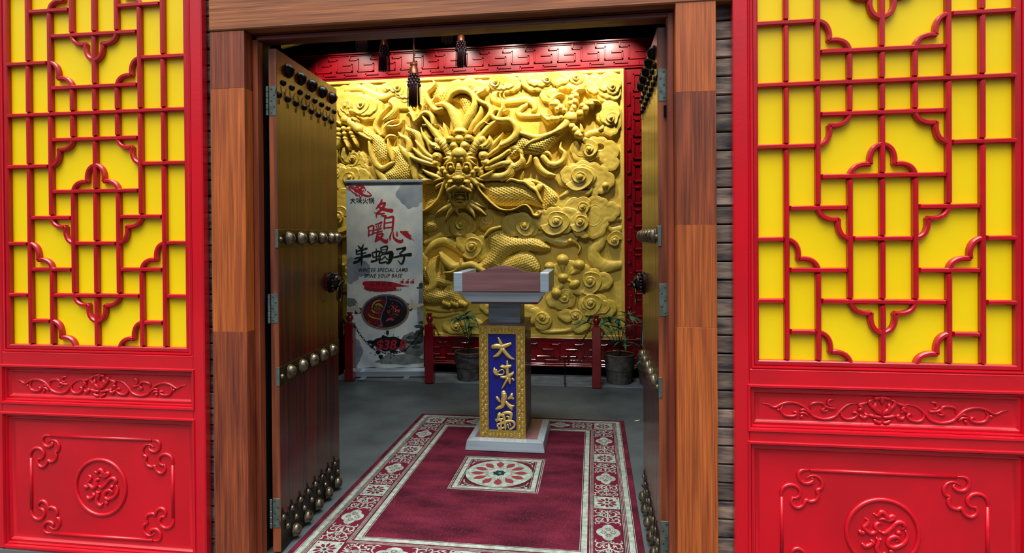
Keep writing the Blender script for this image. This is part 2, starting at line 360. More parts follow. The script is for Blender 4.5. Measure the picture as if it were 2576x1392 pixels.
def lattice_screen(cx, label, top_r=-7):
    root = empty('lattice_screen', (cx, 0, 0), label=label, category='screen')
    x0, x1 = -4*UX-.0, 4*UX
    zt, zb = rz_(top_r), rz_(11)
    MB().box(x0-.004, x1+.004, BD, BD+.012, zb-.004, zt+.004).build('yellow_panel', M_YEL, root, label='glossy yellow backing sheet')
    H, V, K = half_lattice()
    Hs = H+[(4-r, a, b) for r, a, b in H if r != 2]
    Vs = []
    for c, a, b in V:
        Vs.append((c, a, b))
        Vs.append((c, 4-b, 4-a))
    Ks = K+[(c, 4-r, dx, -dy) for c, r, dx, dy in K]
    jr = BW*.95
    for r, a, b in Hs:
        hbar(x0+a*UX+(jr if a else 0), x0+b*UX-(jr if b < 8 else 0), rz_(r)).build('lattice_bar', M_LAT, root)
    cut = {c: sorted({r for r, a, b in Hs if a < c < b}) for c in range(9)}
    for c, a, b in Vs:
        st = [a]+[q for q in cut[c] if a < q < b]+[b]
        # vertical bars run through, broken only where a horizontal passes in front
        for q0, q1 in zip(st[:-1], st[1:]):
            if c in (0, 8): continue
            vbar(rz_(q1)+jr*.9, rz_(q0)-jr*.9, x0+c*UX).build('lattice_bar', M_LAT, root)
    for c, r, dx, dy in Ks:
        o = scallop(c, r, dx, dy).build('cloud_bracket', M_LAT, root, smooth='auto'); o.location.x = x0
    # inner lattice frame, mitred mouldings
    frame_ring(x0-.012, x1+.012, zb-.012, zt+.012, [(.022, BD+.002), (.022, .004), (.017, .0), (.004, 0), (0, .004), (0, .02)]).build('inner_frame', M_LAT, root, smooth='auto')
    frame_ring(x0-.030, x1+.030, zb-.032, zt+.03, [(.022, .02), (.018, -.004), (.012, -.006), (.007, -.001), (.003, -.006), (0, -.006), (0, .03)]).build('moulding', M_RED, root, smooth='auto')
    xs0, xs1 = x0-.088, x1+.088
    MB().box(xs0, x0-.028, -.006, .038, .0, zt+.12, .005).build('stile', M_RED, root)
    MB().box(x1+.028, xs1, -.006, .038, .0, zt+.12, .005).build('stile', M_RED, root)
    MB().box(x0-.030, x1+.030, -.0055, .03, .893, zb-.028, .003).build('rail', M_RED, root)
    MB().box(x0-.030, x1+.030, -.0055, .03, .662, .722, .003).build('rail', M_RED, root)
    MB().box(x0-.030, x1+.030, -.0055, .03, -.02, .018, .003).build('rail', M_RED, root)
    MB().box(x0-.030, x1+.030, -.0055, .03, zt+.028, zt+.12, .003).build('rail', M_RED, root)
    for nm, za, zb_ in (('waist_board', .722, .893), ('lower_board', .018, .662)):
        bd = MB().box(x0-.03, x1+.03, .021, .034, za, zb_).build(nm, M_RED, root)
        frame_ring(x0-.036, x1+.036, za-.008, zb_+.008, [(.024, .024), (.022, .008), (.019, .001), (.0145, .001), (.0135, .004), (.009, -.010), (.0, -.012), (-.004, -.004), (-.004, .01)]).build('moulding', M_RED, bd, smooth='auto')
        ins = .028
        frame_ring(x0-.02, x1+.02, za+.012, zb_-.012, [(0, .023), (.001, .013), (.005, .010), (.012, .010), (.017, .017), (.022, .0205), (.04, .0212)]).build('raised_field', M_RED, bd, smooth='auto')
        m = MB()
        if nm == 'lower_board':
            P = lambda L_: [zc(px, py, 2.0115, 0, 700, LCX) for px, py in L_]
            ctr = zc(513, 1060, 2.0115, 0, 700, LCX); tl = P([(240, 803)])[0]
            cz = .316
            for sx_ in (1, -1):
                for sz in (1, -1):
                    T = lambda L_: [((p[0])*sx_, cz+(p[1]-cz)*sz) for p in P(L_)]
                    for q in (RUYI, RUYI2, RUYI3): relief(m, T(q), .0082, y=.020)
            zt_ = tl[1]; xl = P([(142, 915)])
            for sz in (1, -1):
                z_ = cz+(zt_-cz)*sz
                m.tube([(tl[0], .020, z_), (-tl[0], .020, z_)], .0078, 8, flat=.9, nrm=(0, 1, 0))
            xv = xl[0][0]; zv = xl[0][1]
            for sx_ in (1, -1): m.tube([(xv*sx_, .020, zv), (xv*sx_, .020, 2*cz-zv)], .0070, 8, flat=.9, nrm=(0, 1, 0))
            m.build('cloud_scroll_frame', M_RED, bd, smooth=True)
            m = MB(); R_ = .1335
            m.tube([(R_*math.cos(a), .020, cz+R_*math.sin(a)) for a in np.linspace(0, 2*math.pi, 64, endpoint=False)], .0088, 8, True, flat=.9, nrm=(0, 1, 0))
            ca = P([(513, 1058)])[0]
            for g in GLY: relief(m, [(p[0]-ca[0], cz+(p[1]-ca[1])) for p in P(g)], .0095, y=.020, fl=.95)
            m.build('medallion', M_RED, bd, smooth=True)
        else:
            cz = .8075; P = lambda L_: [zc(px, py, 2.0113, 1780, 700, RCX) for px, py in L_]
            cc = zc(892, 667, 2.0113, 1780, 700, RCX)
            for sx_ in (1, -1):
                T = lambda L_: [((p[0]-cc[0])*sx_, cz+(p[1]-cc[1])) for p in P(L_)]
                relief(m, T(VINE), .0068, y=.020, fl=1.2)
                for q in VC: relief(m, T(q), .0066, y=.020, fl=1.2)
                for q in FLOW: relief(m, T(q), .0084, y=.020, fl=1.2)
            m.build('flower_scroll', M_RED, bd, smooth=True)
    return root
lattice_screen(LCX, 'red lattice screen over yellow panel, left of the doorway')
lattice_screen(RCX, 'red lattice screen over yellow panel, right of the doorway')
# the neighbouring screens' stiles seen at the left edge
o = MB().box(LCX-4*UX-.088-.10, LCX-4*UX-.0905, -.006, .038, 0, 3.3, .005).build('red_stile', M_RED)
tag(o, 'red painted upright at the far left edge beside the left screen', 'upright')
# ------------------------------------------------------------------ plank door leaves
def dome(r, h, n=16, k=5):
    return [(r*1.12, 0), (r*1.12, r*.08)]+[(r*math.cos(math.pi/2*i/k), r*.08+h*math.sin(math.pi/2*i/k)) for i in range(k+1)]
def dome_mesh(name, r, h, n, m):
    p = dome(r, h)[:-1]+[(1e-4, r*.08+h)]
    return MB().lathe(p, n).mesh(name, m, True)
DB = dome_mesh('stud', .032, .030, 20, M_BRONZE); DS = dome_mesh('small_stud', .0145, .014, 12, M_BRONZE); DK = dome_mesh('stud', .032, .030, 20, M_IRON); DS_SHADED = dome_mesh('small_stud', .0145, .014, 12, M_IRON); DT = dome_mesh('small_stud', .011, .012, 12, M_BRONZE)
SCR = MB().lathe([(.0045, 0), (.0045, .0012), (.002, .0018), (.0015, .0006)], 10).mesh('screw', M_SCREW, True)
def door_leaf(h, L, rz, s, label):
    """h hinge corner (x,y) of the visible face; local x along the leaf, visible face towards s*y"""
    root = empty('door_leaf', (h[0], h[1], 0), rz, label=label, category='door')
    T = .038
    def Y(d): return s*d           # outward distance from visible face
    def bx(m, x0, x1, d0, d1, z0, z1, c=0): a, b = sorted((Y(d0), Y(d1))); return m.box(x0, x1, a, b, z0, z1, c)
    n = 6; w = L/n
    for k in range(n):
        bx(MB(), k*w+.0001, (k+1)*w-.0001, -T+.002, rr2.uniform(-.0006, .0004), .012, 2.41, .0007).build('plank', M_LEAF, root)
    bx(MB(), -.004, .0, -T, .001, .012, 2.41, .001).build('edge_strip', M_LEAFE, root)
    rotf = Matrix.Rotation(math.radians(-90*s), 3, 'X')
    eul = (math.radians(-90*s), 0, 0)
    def stud(me, nm, x, z, par, d=.002): return inst(me, nm, par, (x, Y(d), z), eul)
    # straps
    for z in (1.508, .85):
        st = bx(MB(), -.006, L+.004, -.0005, .0025, z-.044, z+.044, .0008).build('strap', M_BRASSP, root)
        bx(MB(), -.0085, -.004, -T*.3, .003, z-.044, z+.044, .0008).build('strap_return', M_STEELG, root)
        for k in range(5): stud(DB, 'stud', .105+k*.138*L/.766, z, st, .0025)
        stud(DT, 'small_stud', .018, z-.004, st, .0025)
        if z > 1: stud(DB, 'stud', L-.028, z, st, .0025)
    # ornamental plates top and bottom: plate with scalloped hooked edge
    for top in (True, False):
        zz = lambda q: (2.41-q) if top else (.010+q)
        m = MB(); edge = []
        q8 = .0945*L/.766
        for k in range(8):
            xa = .018+k*q8-q8/2
            for u, q in ((.02, .158), (.14, .160), (.22, .172), (.30, .173), (.36, .184), (.44, .192), (.5, .195), (.56, .192), (.64, .184), (.70, .173), (.78, .172), (.86, .160)):
                if 0 <= xa+u*q8 <= L: edge.append((xa+u*q8, q))
        edge = [(0, .19)]+edge+[(L, .158)]
        if top: edge = [(x, q+.03) for x, q in edge]
        vs = []; fs = []
        for x, q in edge:
            vs += [(x, Y(.0012), zz(0.002)), (x, Y(.0012), zz(q)), (x, Y(0), zz(q))]
        for i in range(len(edge)-1): fs += [(3*i, 3*i+1, 3*i+4, 3*i+3), (3*i+1, 3*i+2, 3*i+5, 3*i+4)]
        pl = m.add(vs, fs).build('stud_plate', M_LEAF if top else M_IRON, root)
        b_, s_ = (DK, DS_SHADED) if top else (DB, DS)  # top studs get darker metal: the dark ceiling they reflect, put into colour
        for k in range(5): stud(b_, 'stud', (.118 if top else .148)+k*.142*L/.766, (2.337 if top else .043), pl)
        for k in range(8): stud(s_, 'small_stud', .064+k*.0945*L/.766, (2.264 if top else .104), pl)
        for k in range(8): stud(s_, 'small_stud', .018+k*.0945*L/.766, (2.196 if top else .168), pl)
        hk = MB()
        for k in range(8):
            xb = .018+k*.0945*L/.766; zb_ = 2.196 if top else .168; sg = 1 if top else -1
            for sd in (1, -1):
                hk.tube([(p[0], Y(.003), p[1]) for p in spline([(xb+sd*.018, zb_+sg*.045), (xb+sd*.028, zb_+sg*.02), (xb+sd*.016, zb_-sg*.004), (xb+sd*.004, zb_-sg*.026), (xb+sd*.002, zb_-sg*.046)], 3)], .0011, 5)
                hk.tube([(p[0], Y(.003), p[1]) for p in spline([(xb+sd*.034, zb_+sg*.02), (xb+sd*.042, zb_+sg*.004), (xb+sd*.032, zb_-sg*.008)], 3)], .0010, 5)
        hk.build('hooked_edging', M_IRON, pl)
    # lion-mask knocker
    kx, kz = L-.105, 1.248
    kn = MB().lathe([(.062, 0), (.062, .006), (.052, .012), (.046, .010), (1e-4, .012)], 28, (kx, Y(.001), kz), rotf).build('knocker', M_IRON, root, 'auto')
    hd = MB()
    B = lambda dx, dz, d, r: hd.ball((kx+dx, Y(d), kz+dz), r, 14, 10)
    B(0, .004, .028, (.036, .03, .042)); B(0, -.012, .052, (.022, .018, .016)); B(0, .0, .062, (.011, .012, .010))
    for sd in (1, -1):
        B(sd*.017, .014, .05, .0075); B(sd*.019, .024, .046, (.012, .007, .005)); B(sd*.034, .03, .024, (.01, .008, .013)); B(sd*.016, -.018, .052, (.011, .011, .010))
        for q in range(5): B(sd*(.030+.004*(q % 2)), .028-.017*q, .018, (.013, .014, .010))
    for q in range(5): B(-.024+.012*q, .045, .024, (.008, .012, .010))
    B(0, -.036, .042, (.018, .014, .008))
    hd.build('lion_mask', M_IRON, kn, True)
    MB().tube([(kx+.037*math.sin(a), Y(.048+.002*math.cos(a)), kz-.068+.048*math.cos(a)) for a in np.linspace(0, 2*math.pi, 32, endpoint=False)], .0038, 8, True).build('knocker_ring', M_BRASSP, kn, True)
    # butt hinges on the edge
    for z in (2.162, 1.175 if s < 0 else 1.23, .198):
        hg = bx(MB(), -.0062, -.0042, -T+.003, -.002, z-.07, z+.07, .0006).build('hinge', M_STEELG, root)
        for q in range(5): inst(SCR, 'screw', hg, (-.0062, Y(-.012 if q % 2 else -.026), z-.056+.028*q), (0, math.radians(-90), 0))
        kk = MB()
        for q in range(5): kk.lathe([(.0052, 0), (.0062, .001), (.0062, .025), (.0052, .026)], 12, (-.010, Y(-T-.005), z-.07+q*.028))
        kk.build('knuckle', M_STEELG, hg, 'auto')
    return root
rr2 = random.Random(11)
def ang(a, b): return math.atan2(b[1]-a[1], b[0]-a[0])
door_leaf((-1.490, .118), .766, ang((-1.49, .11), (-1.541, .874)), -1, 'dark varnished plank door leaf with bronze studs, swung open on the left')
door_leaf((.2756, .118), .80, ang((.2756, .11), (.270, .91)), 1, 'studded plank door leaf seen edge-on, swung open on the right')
# ------------------------------------------------------------------ gilded dragon relief (carved height field, split by carved part)
YB = 3.80
GX0, GX1, GZ0, GZ1, GS = -3.03, .283, .452, 3.235, .0035
gx = np.arange(GX0, GX1+GS, GS); gz = np.arange(GZ0, GZ1+GS, GS)
NX, NZ = len(gx), len(gz)
XX, ZZ = np.meshgrid(gx, gz)
HH = np.zeros((NZ, NX)); OW = np.zeros((NZ, NX), np.int32)
OWN = [('background_board', 'plain gold ground board')]
PX = .00436       # metres on the wall per photograph pixel
def fr_(ox, oy, sc): return lambda x, y: (lambda p: (p[0], p[2]))(at(ox+x/sc, oy+y/sc, Y=3.74))+(PX/sc,)
fA, fB, fC, fD = fr_(1040, 160, 3.48), fr_(840, 180, 4.64), fr_(1060, 480, 3.663), fr_(1060, 300, 5.354)
fE, fF, fG, fH = fr_(1020, 170, 7.325), fr_(1280, 170, 6.05), fr_(1320, 340, 5.352), fr_(1180, 420, 9.94)
cur_own = 0
def own(name, label=None):
    global cur_own
    OWN.append((name, label)); cur_own = len(OWN)-1
def win(x0, x1, z0, z1):
    i0 = max(0, int((z0-GZ0)/GS)-1); i1 = min(NZ, int((z1-GZ0)/GS)+2); j0 = max(0, int((x0-GX0)/GS)-1); j1 = min(NX, int((x1-GX0)/GS)+2)
    return (slice(i0, i1), slice(j0, j1)) if i1 > i0 and j1 > j0 else None
def put(W, h, mask, force=False):
    Hs, Os = HH[W], OW[W]
    m = mask if force else mask & (h > Hs)
    Hs[m] = h[m]; Os[m] = cur_own
def blob(f, x, y, rx, ry=None, z0=.05, z1=.08, rot=0, sq=1.0, force=False):
    cx, cz, k = f(x, y); rx *= k; ry = (ry*k if ry else rx); R_ = max(rx, ry)
    W = win(cx-R_, cx+R_, cz-R_, cz+R_)
    if not W: return
    dx, dz = XX[W]-cx, ZZ[W]-cz; c, s = math.cos(rot), math.sin(rot)
    q = ((dx*c+dz*s)/rx)**2+((-dx*s+dz*c)/ry)**2
    put(W, z0+(z1-z0)*np.sqrt(np.clip(1-q, 0, 1))**sq, q < 1, force)
def segdist(W, P):
    """nearest point on polyline P (n,k: x,z,width,...) -> distance, side, arclength, interpolated columns"""
    X, Z = XX[W], ZZ[W]; best = np.full(X.shape, 1e9); sd = np.zeros(X.shape); al = np.zeros(X.shape); wd = np.ones(X.shape)*1e-3; acc = 0; D = np.full(X.shape, 1e9); zz = np.zeros(X.shape)
    for a, b in zip(P[:-1], P[1:]):
        vx, vz = b[0]-a[0], b[1]-a[1]; l2 = vx*vx+vz*vz+1e-12; l = math.sqrt(l2)
        t = np.clip(((X-a[0])*vx+(Z-a[1])*vz)/l2, 0, 1)
        dx, dz = X-a[0]-t*vx, Z-a[1]-t*vz; d = np.hypot(dx, dz); w_ = a[2]+(b[2]-a[2])*t; q = d/np.maximum(w_, 1e-4)
        m = q < best
        best[m] = q[m]; D[m] = d[m]; wd[m] = w_[m]; al[m] = (acc+t*l)[m]; sd[m] = np.sign(vx*dz-vz*dx)[m]; zz[m] = (a[3]+(b[3]-a[3])*t)[m]
        acc += l
    return best, sd, al, wd, zz
def stroke(f, pts, z=.06, h=.03, groove=0, gd=.0062, end=None, rings=0, scales=0, wmul=1.0):
    P = [(lambda q: (q[0], q[1], p[2]*q[2]*wmul, z if end is None else z+(end-z)*i/(len(pts)-1)))(f(p[0], p[1])) for i, p in enumerate(pts)]
    P = np.array(spline(P, 6)); P[:, 2] = np.maximum(P[:, 2], .002); R_ = P[:, 2].max()
    W = win(P[:, 0].min()-R_, P[:, 0].max()+R_, P[:, 1].min()-R_, P[:, 1].max()+R_)
    if not W: return
    q, sd, al, wd, zz = segdist(W, P)
    qq = np.clip(q, 0, 1); hh = zz+h*np.sqrt(1-qq**2)*np.minimum(1, .35+wd/(R_+1e-6))
    if groove: hh += gd*np.abs(np.cos(qq*sd*groove*math.pi/2+.4))*(1-qq**4)*np.minimum(1, wd/.012)
    if rings: hh -= .004*(np.abs(np.sin(al*math.pi/rings)) < .3)
    if scales: hh += scalepat(al, qq*sd*wd, scales)
    put(W, hh, q < 1)
def scalepat(u, v, s):
    """overlapping fish scales, raised towards their free edge"""
    r = np.floor(u/s); vv = v/s+.5*(r % 2); fu = u/s-r; fv = vv-np.floor(vv)-.5
    a = np.hypot(fu*.9, fv*1.9)                         # scale from row r: centre at fu=0
    r1 = r-1; vv1 = v/s+.5*(r1 % 2); fv1 = vv1-np.floor(vv1)-.5; b = np.hypot((fu+1)*.62, fv1*1.5)
    return np.where(a < .95, .003+.0085*a, -.001+0*a)-.0025*(np.abs(a-1.0) < .09)
def inside(W, P):
    X, Z = XX[W], ZZ[W]; ins = np.zeros(X.shape, bool); n = len(P)
    for i in range(n):
        x0, z0 = P[i][:2]; x1, z1 = P[(i+1) % n][:2]
        if z0 == z1: continue
        c = ((z0 > Z) != (z1 > Z)) & (X < (x1-x0)*(Z-z0)/(z1-z0)+x0); ins ^= c
    return ins
def bd_dist(W, P):
    X, Z = XX[W], ZZ[W]; D = np.full(X.shape, 1e9); n = len(P)
    for i in range(n):
        a, b = P[i], P[(i+1) % n]; vx, vz = b[0]-a[0], b[1]-a[1]; l2 = vx*vx+vz*vz+1e-12
        t = np.clip(((X-a[0])*vx+(Z-a[1])*vz)/l2, 0, 1); D = np.minimum(D, np.hypot(X-a[0]-t*vx, Z-a[1]-t*vz))
    return D
def shape(P, z0, z1, w=.03, rim=0.0, force=False, scales=0, sa=0, dish=0):
    P = np.array(P); W = win(P[:, 0].min(), P[:, 0].max(), P[:, 1].min(), P[:, 1].max())
    if not W: return
    ins = inside(W, P); d = bd_dist(W, P)
    h = z0+(z1-z0)*(1-np.exp(-d/w))+rim*np.exp(-((d-.006)/.006)**2)-dish*np.minimum(1, d/.06)
    if scales:
        c, s = math.cos(sa), math.sin(sa); X, Z = XX[W], ZZ[W]
        h += scalepat(X*c+Z*s, -X*s+Z*c, scales)*np.minimum(1, d/.008)
    put(W, h, ins, force)
def cusps(f, pts, bulge=.22):
    """closed scalloped outline: outward arcs between cusp points"""
    Q = [f(*p)[:2] for p in pts]; n = len(Q)
    ar = sum(Q[i][0]*Q[(i+1) % n][1]-Q[(i+1) % n][0]*Q[i][1] for i in range(n)); sg = 1 if ar > 0 else -1
    out = []
    for i in range(n):
        a, b = np.array(Q[i]), np.array(Q[(i+1) % n]); d = b-a; nn = np.array([d[1], -d[0]])*sg
        for t in (0, .15, .35, .5, .65, .85): out.append(tuple(a+d*t+nn*bulge*4*t*(1-t)*(.9 if t else 0)))
    return out
def smoothp(f, pts): return [tuple(p) for p in spline([f(*p)[:2] for p in pts], 5, True)]
def spiral(f, x, y, R, z0, dz=.014, dr=1, a0=0., ecc=1.0, ratio=2.15):
    """terraced cloud eddy: flat turns stepping up to a low round boss"""
    cx, cz, k = f(x, y); R *= k*1.12; W = win(cx-R*1.3*ecc, cx+R*1.3*ecc, cz-R*1.3, cz+R*1.3)
    if not W: return
    dx, dz_ = (XX[W]-cx)/ecc, ZZ[W]-cz; r = np.hypot(dx, dz_)+1e-6; th = np.arctan2(dz_, dx); ph = ((th*dr+a0)/(2*math.pi)) % 1.0
    r = r*(1+.05*np.cos(3*th+a0))
    kc = np.log(R*1.25/r)/math.log(ratio)-ph
    n = np.floor(kc); fr = kc-n; st = dz*.95
    h = z0+st*(np.clip(n+ph, 0, 2.3)+.6)+.55*st*np.exp(-fr*5)-.35*st*np.clip(fr-.35, 0, 1)
    h = np.where(r < R*.17, z0+st*3.1+.006*np.sqrt(np.clip(1-(r/(R*.17))**2, 0, 1)), h)
    put(W, h, kc > 0)
def cloud(f, pts, z=.03, t=.018, sp=(), layers=1, bulge=.22):
    z *= 1.25; t *= 1.35
    own('cloud')
    P = np.array(cusps(f, pts, bulge))
    shape(P, z, z+t, .012, rim=.006, dish=.010)
    if sp:
        cx, cz, k = f(sp[0][0], sp[0][1])
        for i in range(layers):
            s_ = (.74, .52)[i]
            Q = np.stack([cx+(P[:, 0]-cx)*s_, cz+(P[:, 1]-cz)*s_], 1); shape(Q, z+t*.5+.010*(i+1), z+t+.012*(i+1), .010, rim=.006, dish=.009)
    for s_ in sp: spiral(f, s_[0], s_[1], s_[2], z+t*.55+(.010*layers if s_ is sp[0] else 0), *s_[3:])
def lock(f, pts, z=.08, h=.03, g=5, **k): stroke(f, pts, z, h, groove=g, **k)
def digit(f, beads, claw, z=.09, rs=1.0):
    for x, y, r in beads: blob(f, x, y, r*rs, r*rs, z, z+.045)
    stroke(f, claw, z, .04)
# --- clouds, far to near
cloud(fB, [(45, 470), (35, 330), (80, 250), (230, 270), (330, 262), (440, 300), (520, 330), (570, 420), (510, 510), (400, 555), (300, 540), (240, 500), (140, 520), (80, 530)], .028, .018, [(320, 375, 92, .014, 1, 2.5), (130, 400, 66, .012, -1, 0)])
cloud(fB, [(20, 290), (40, 190), (150, 150), (300, 145), (450, 150), (480, 200), (440, 270), (330, 250), (200, 270), (100, 250)], .012, .014)
stroke(fB, [(130, 210, 25), (300, 190, 32), (420, 245, 42), (540, 290, 40), (640, 265, 34), (730, 250, 15)], .03, .018)
cloud(fB, [(545, 170), (590, 130), (700, 120), (790, 110), (870, 150), (900, 250), (930, 340), (850, 350), (790, 350), (770, 310), (700, 260), (620, 220), (560, 215)], .028, .016, [(745, 180, 72, .014, 1, 1.2)])
own('cloud'); shape(smoothp(fB, [(620, 330), (700, 280), (900, 350), (935, 430), (740, 438), (640, 380)]), .02, .04, .01)
cloud(fB, [(30, 960), (60, 890), (180, 930), (300, 930), (380, 1010), (400, 1100), (440, 1170), (330, 1110), (200, 1095), (140, 1080), (60, 1020)], .02, .02, [(220, 1010, 70, .014, 1, 2.0)])
cloud(fB, [(10, 1090), (130, 1100), (200, 1090), (330, 1110), (470, 1150), (500, 1260), (480, 1400), (250, 1450), (10, 1430)], .03, .02, [(190, 1240, 95, .016, -1, 1.0), (30, 1190, 70, .014, 1, 0)])
def fP(x, y): p = at(x, y, Y=3.74); return (p[0], p[2], PX)
cloud(fP, [(838, 520), (842, 470), (880, 450), (905, 500), (900, 560), (860, 600), (838, 590)], .035, .02, [(852, 545, 22, .016, 1, 0.)])
for cx_, cy_ in ((900, 540), (960, 600), (1010, 540), (905, 680), (980, 720), (1030, 660), (900, 790), (1000, 800), (860, 700)):
    cloud(fP, [(cx_-42, cy_+5), (cx_-28, cy_-26), (cx_, cy_-34), (cx_+30, cy_-24), (cx_+44, cy_+6), (cx_+24, cy_+28), (cx_-14, cy_+30)], .025, .02, [(cx_, cy_, 22, .014, 1, cx_*.1)])
cloud(fE, [(780, 420), (800, 290), (890, 222), (1040, 232), (1300, 212), (1440, 240), (1525, 330), (1540, 410), (1450, 450), (1300, 450), (1100, 400), (900, 460)], .02, .018, [(1190, 340, 115, .014, -1, .6)])
cloud(fE, [(1545, 350), (1540, 240), (1600, 182), (1780, 172), (2040, 165), (2115, 250), (2125, 330), (2040, 405), (1930, 430), (1800, 445), (1650, 410)], .025, .018, [(1660, 260, 125, .015, 1, .4)])
stroke(fE, [(1660, 450, 55), (1600, 540, 60), (1700, 600, 60), (1850, 615, 55), (2050, 595, 50), (2200, 600, 45)], .02, .02)
for q in range(3): own('cloud_wisp'); stroke(fE, [(1700+70*q, 430, 10), (1660+70*q, 500, 18), (1690+80*q, 580, 6)], .035, .016)
own('cloud'); stroke(fF, [(-60, 512, 45), (100, 495, 48), (280, 480, 55), (380, 555, 45), (385, 625, 34), (345, 650, 12)], .022, .02)
stroke(fF, [(260, 560, 30), (190, 600, 38), (130, 670, 42), (190, 715, 36), (380, 722, 28), (640, 712, 18)], .022, .018)
cloud(fF, [(180, 210), (135, 115), (520, 105), (900, 98), (1140, 92), (1215, 110), (1200, 230), (1090, 315), (940, 325), (860, 320), (700, 280), (520, 325), (400, 345), (260, 310)], .03, .02)
cloud(fF, [(280, 210), (290, 118), (580, 108), (880, 100), (925, 190), (820, 255), (640, 245), (560, 272), (430, 275), (340, 265)], .05, .018, [(590, 175, 92, .014, 1, .8)], 0)
cloud(fF, [(930, 200), (920, 110), (1040, 90), (1130, 110), (1140, 190), (1080, 240), (990, 240)], .05, .014, [(1030, 145, 72, .014, 1, .8)], 0)
own('cloud'); spiral(fF, 1300, 130, 62, .015, .013, 1, 1.)
cloud(fF, [(1150, 330), (1190, 200), (1400, 105), (1672, 90), (1672, 520), (1560, 490), (1440, 515), (1340, 425), (1230, 400)], .02, .018)
cloud(fF, [(1180, 290), (1210, 190), (1440, 130), (1672, 120), (1668, 478), (1540, 460), (1440, 440), (1360, 375), (1250, 380)], .04, .014)
cloud(fF, [(1360, 270), (1400, 150), (1540, 95), (1668, 110), (1650, 390), (1540, 400), (1490, 355), (1400, 345)], .055, .014, [(1575, 290, 84, .014, 1, 1.)], 0)
cloud(fF, [(480, 460), (478, 370), (560, 310), (640, 290), (750, 335), (740, 400), (640, 505), (560, 520)], .025, .02)
for q in range(3): stroke(fF, [(760, 345+q*4, 6), (640+50*q, 350, 24), (600+45*q, 410, 22), (650+35*q, 470, 10)], .05+.006*q, .014)
cloud(fF, [(1410, 575), (1480, 512), (1600, 512), (1672, 560), (1672, 960), (1600, 1030), (1520, 1045), (1440, 960), (1480, 880), (1390, 840), (1325, 740), (1345, 640)], .028, .02)
cloud(fF, [(1385, 760), (1420, 640), (1520, 590), (1665, 610), (1645, 800), (1570, 870), (1460, 850)], .048, .012, [(1555, 770, 84, .014, 1, 1.)], 0)
own('cloud_wisp'); stroke(fF, [(1450, 868, 4), (1420, 915, 34), (1370, 945, 8)], .04, .02)
own('cloud_wisp'); stroke(fF, [(1120, 1040, 30), (1250, 990, 45), (1380, 970, 38), (1480, 1010, 22), (1560, 1060, 8)], .02, .018)
cloud(fG, [(630, 250), (625, 120), (700, 66), (860, 40), (980, 22), (1120, 60), (1240, 130), (1250, 300), (1268, 420), (1140, 482), (1020, 465), (1055, 380), (1000, 300), (950, 300), (840, 345), (720, 352)], .022, .018)
own('board_recess'); OWN[-1] = OWN[0]; cur_own = 0
blob(fG, 1010, 160, 55, 42, .012, .008, 0, 1, True)
own('cloud'); shape(cusps(fG, [(680, 240), (690, 120), (780, 80), (900, 60), (960, 130), (965, 230), (900, 300), (780, 290)]), .04, .052, .02, rim=.005); spiral(fG, 865, 190, 105, .05, .014, -1, 2.2)
cloud(fG, [(395, 540), (440, 450), (580, 420), (680, 380), (880, 368), (1020, 410), (1130, 490), (1218, 590), (1150, 712), (1080, 772), (1000, 790), (900, 830), (935, 700), (800, 700), (680, 682), (520, 690), (430, 622)], .03, .018)
cloud(fG, [(488, 560), (500, 470), (620, 430), (720, 418), (860, 425), (952, 520), (940, 622), (800, 692), (680, 680), (560, 662)], .05, .014, [(745, 560, 140, .016, 1, 2.6, 1.15)], 0)
blob(fG, 1085, 680, 40, 40, .06, .09); own('cloud_wisp'); stroke(fG, [(480, 830, 20), (620, 755, 38), (740, 772, 34), (860, 775, 38), (912, 705, 5)], .05, .02)
cloud(fG, [(430, 960), (440, 865), (560, 800), (700, 780), (860, 835), (1040, 840), (1130, 900), (1240, 935), (1285, 1010), (1245, 1110), (1130, 1170), (1100, 1260), (1000, 1380), (860, 1380), (700, 1300), (620, 1100), (560, 985)], .03, .018)
own('cloud'); shape(smoothp(fG, [(850, 1000), (950, 925), (1050, 1000), (1050, 1130), (960, 1225), (860, 1210), (840, 1100)]), .045, .06, .02, rim=.006, dish=.008)
own('cloud'); shape(smoothp(fG, [(1070, 1020), (1150, 940), (1240, 990), (1240, 1090), (1150, 1150), (1080, 1130)]), .04, .055, .02, rim=.005, dish=.006)
cloud(fG, [(560, 990), (600, 870), (720, 850), (860, 860), (880, 930), (860, 1010), (780, 1080), (660, 1060)], .048, .012, [(780, 970, 78, .016, 1, 2.4)], 0)
cloud(fG, [(100, 1140), (130, 1062), (290, 1012), (400, 972), (500, 1000), (620, 985), (720, 1060), (660, 1160), (640, 1260), (520, 1330), (380, 1285), (280, 1275), (150, 1235)], .055, .018, [(430, 1155, 150, .016, 1, 2.8, 1.1)], 0)
cloud(fG, [(630, 1180), (660, 1080), (780, 1040), (850, 1120), (840, 1220), (760, 1285), (860, 1375), (740, 1370), (640, 1290)], .06, .016, [(750, 1170, 104, .016, 1, 2.8)], 0)
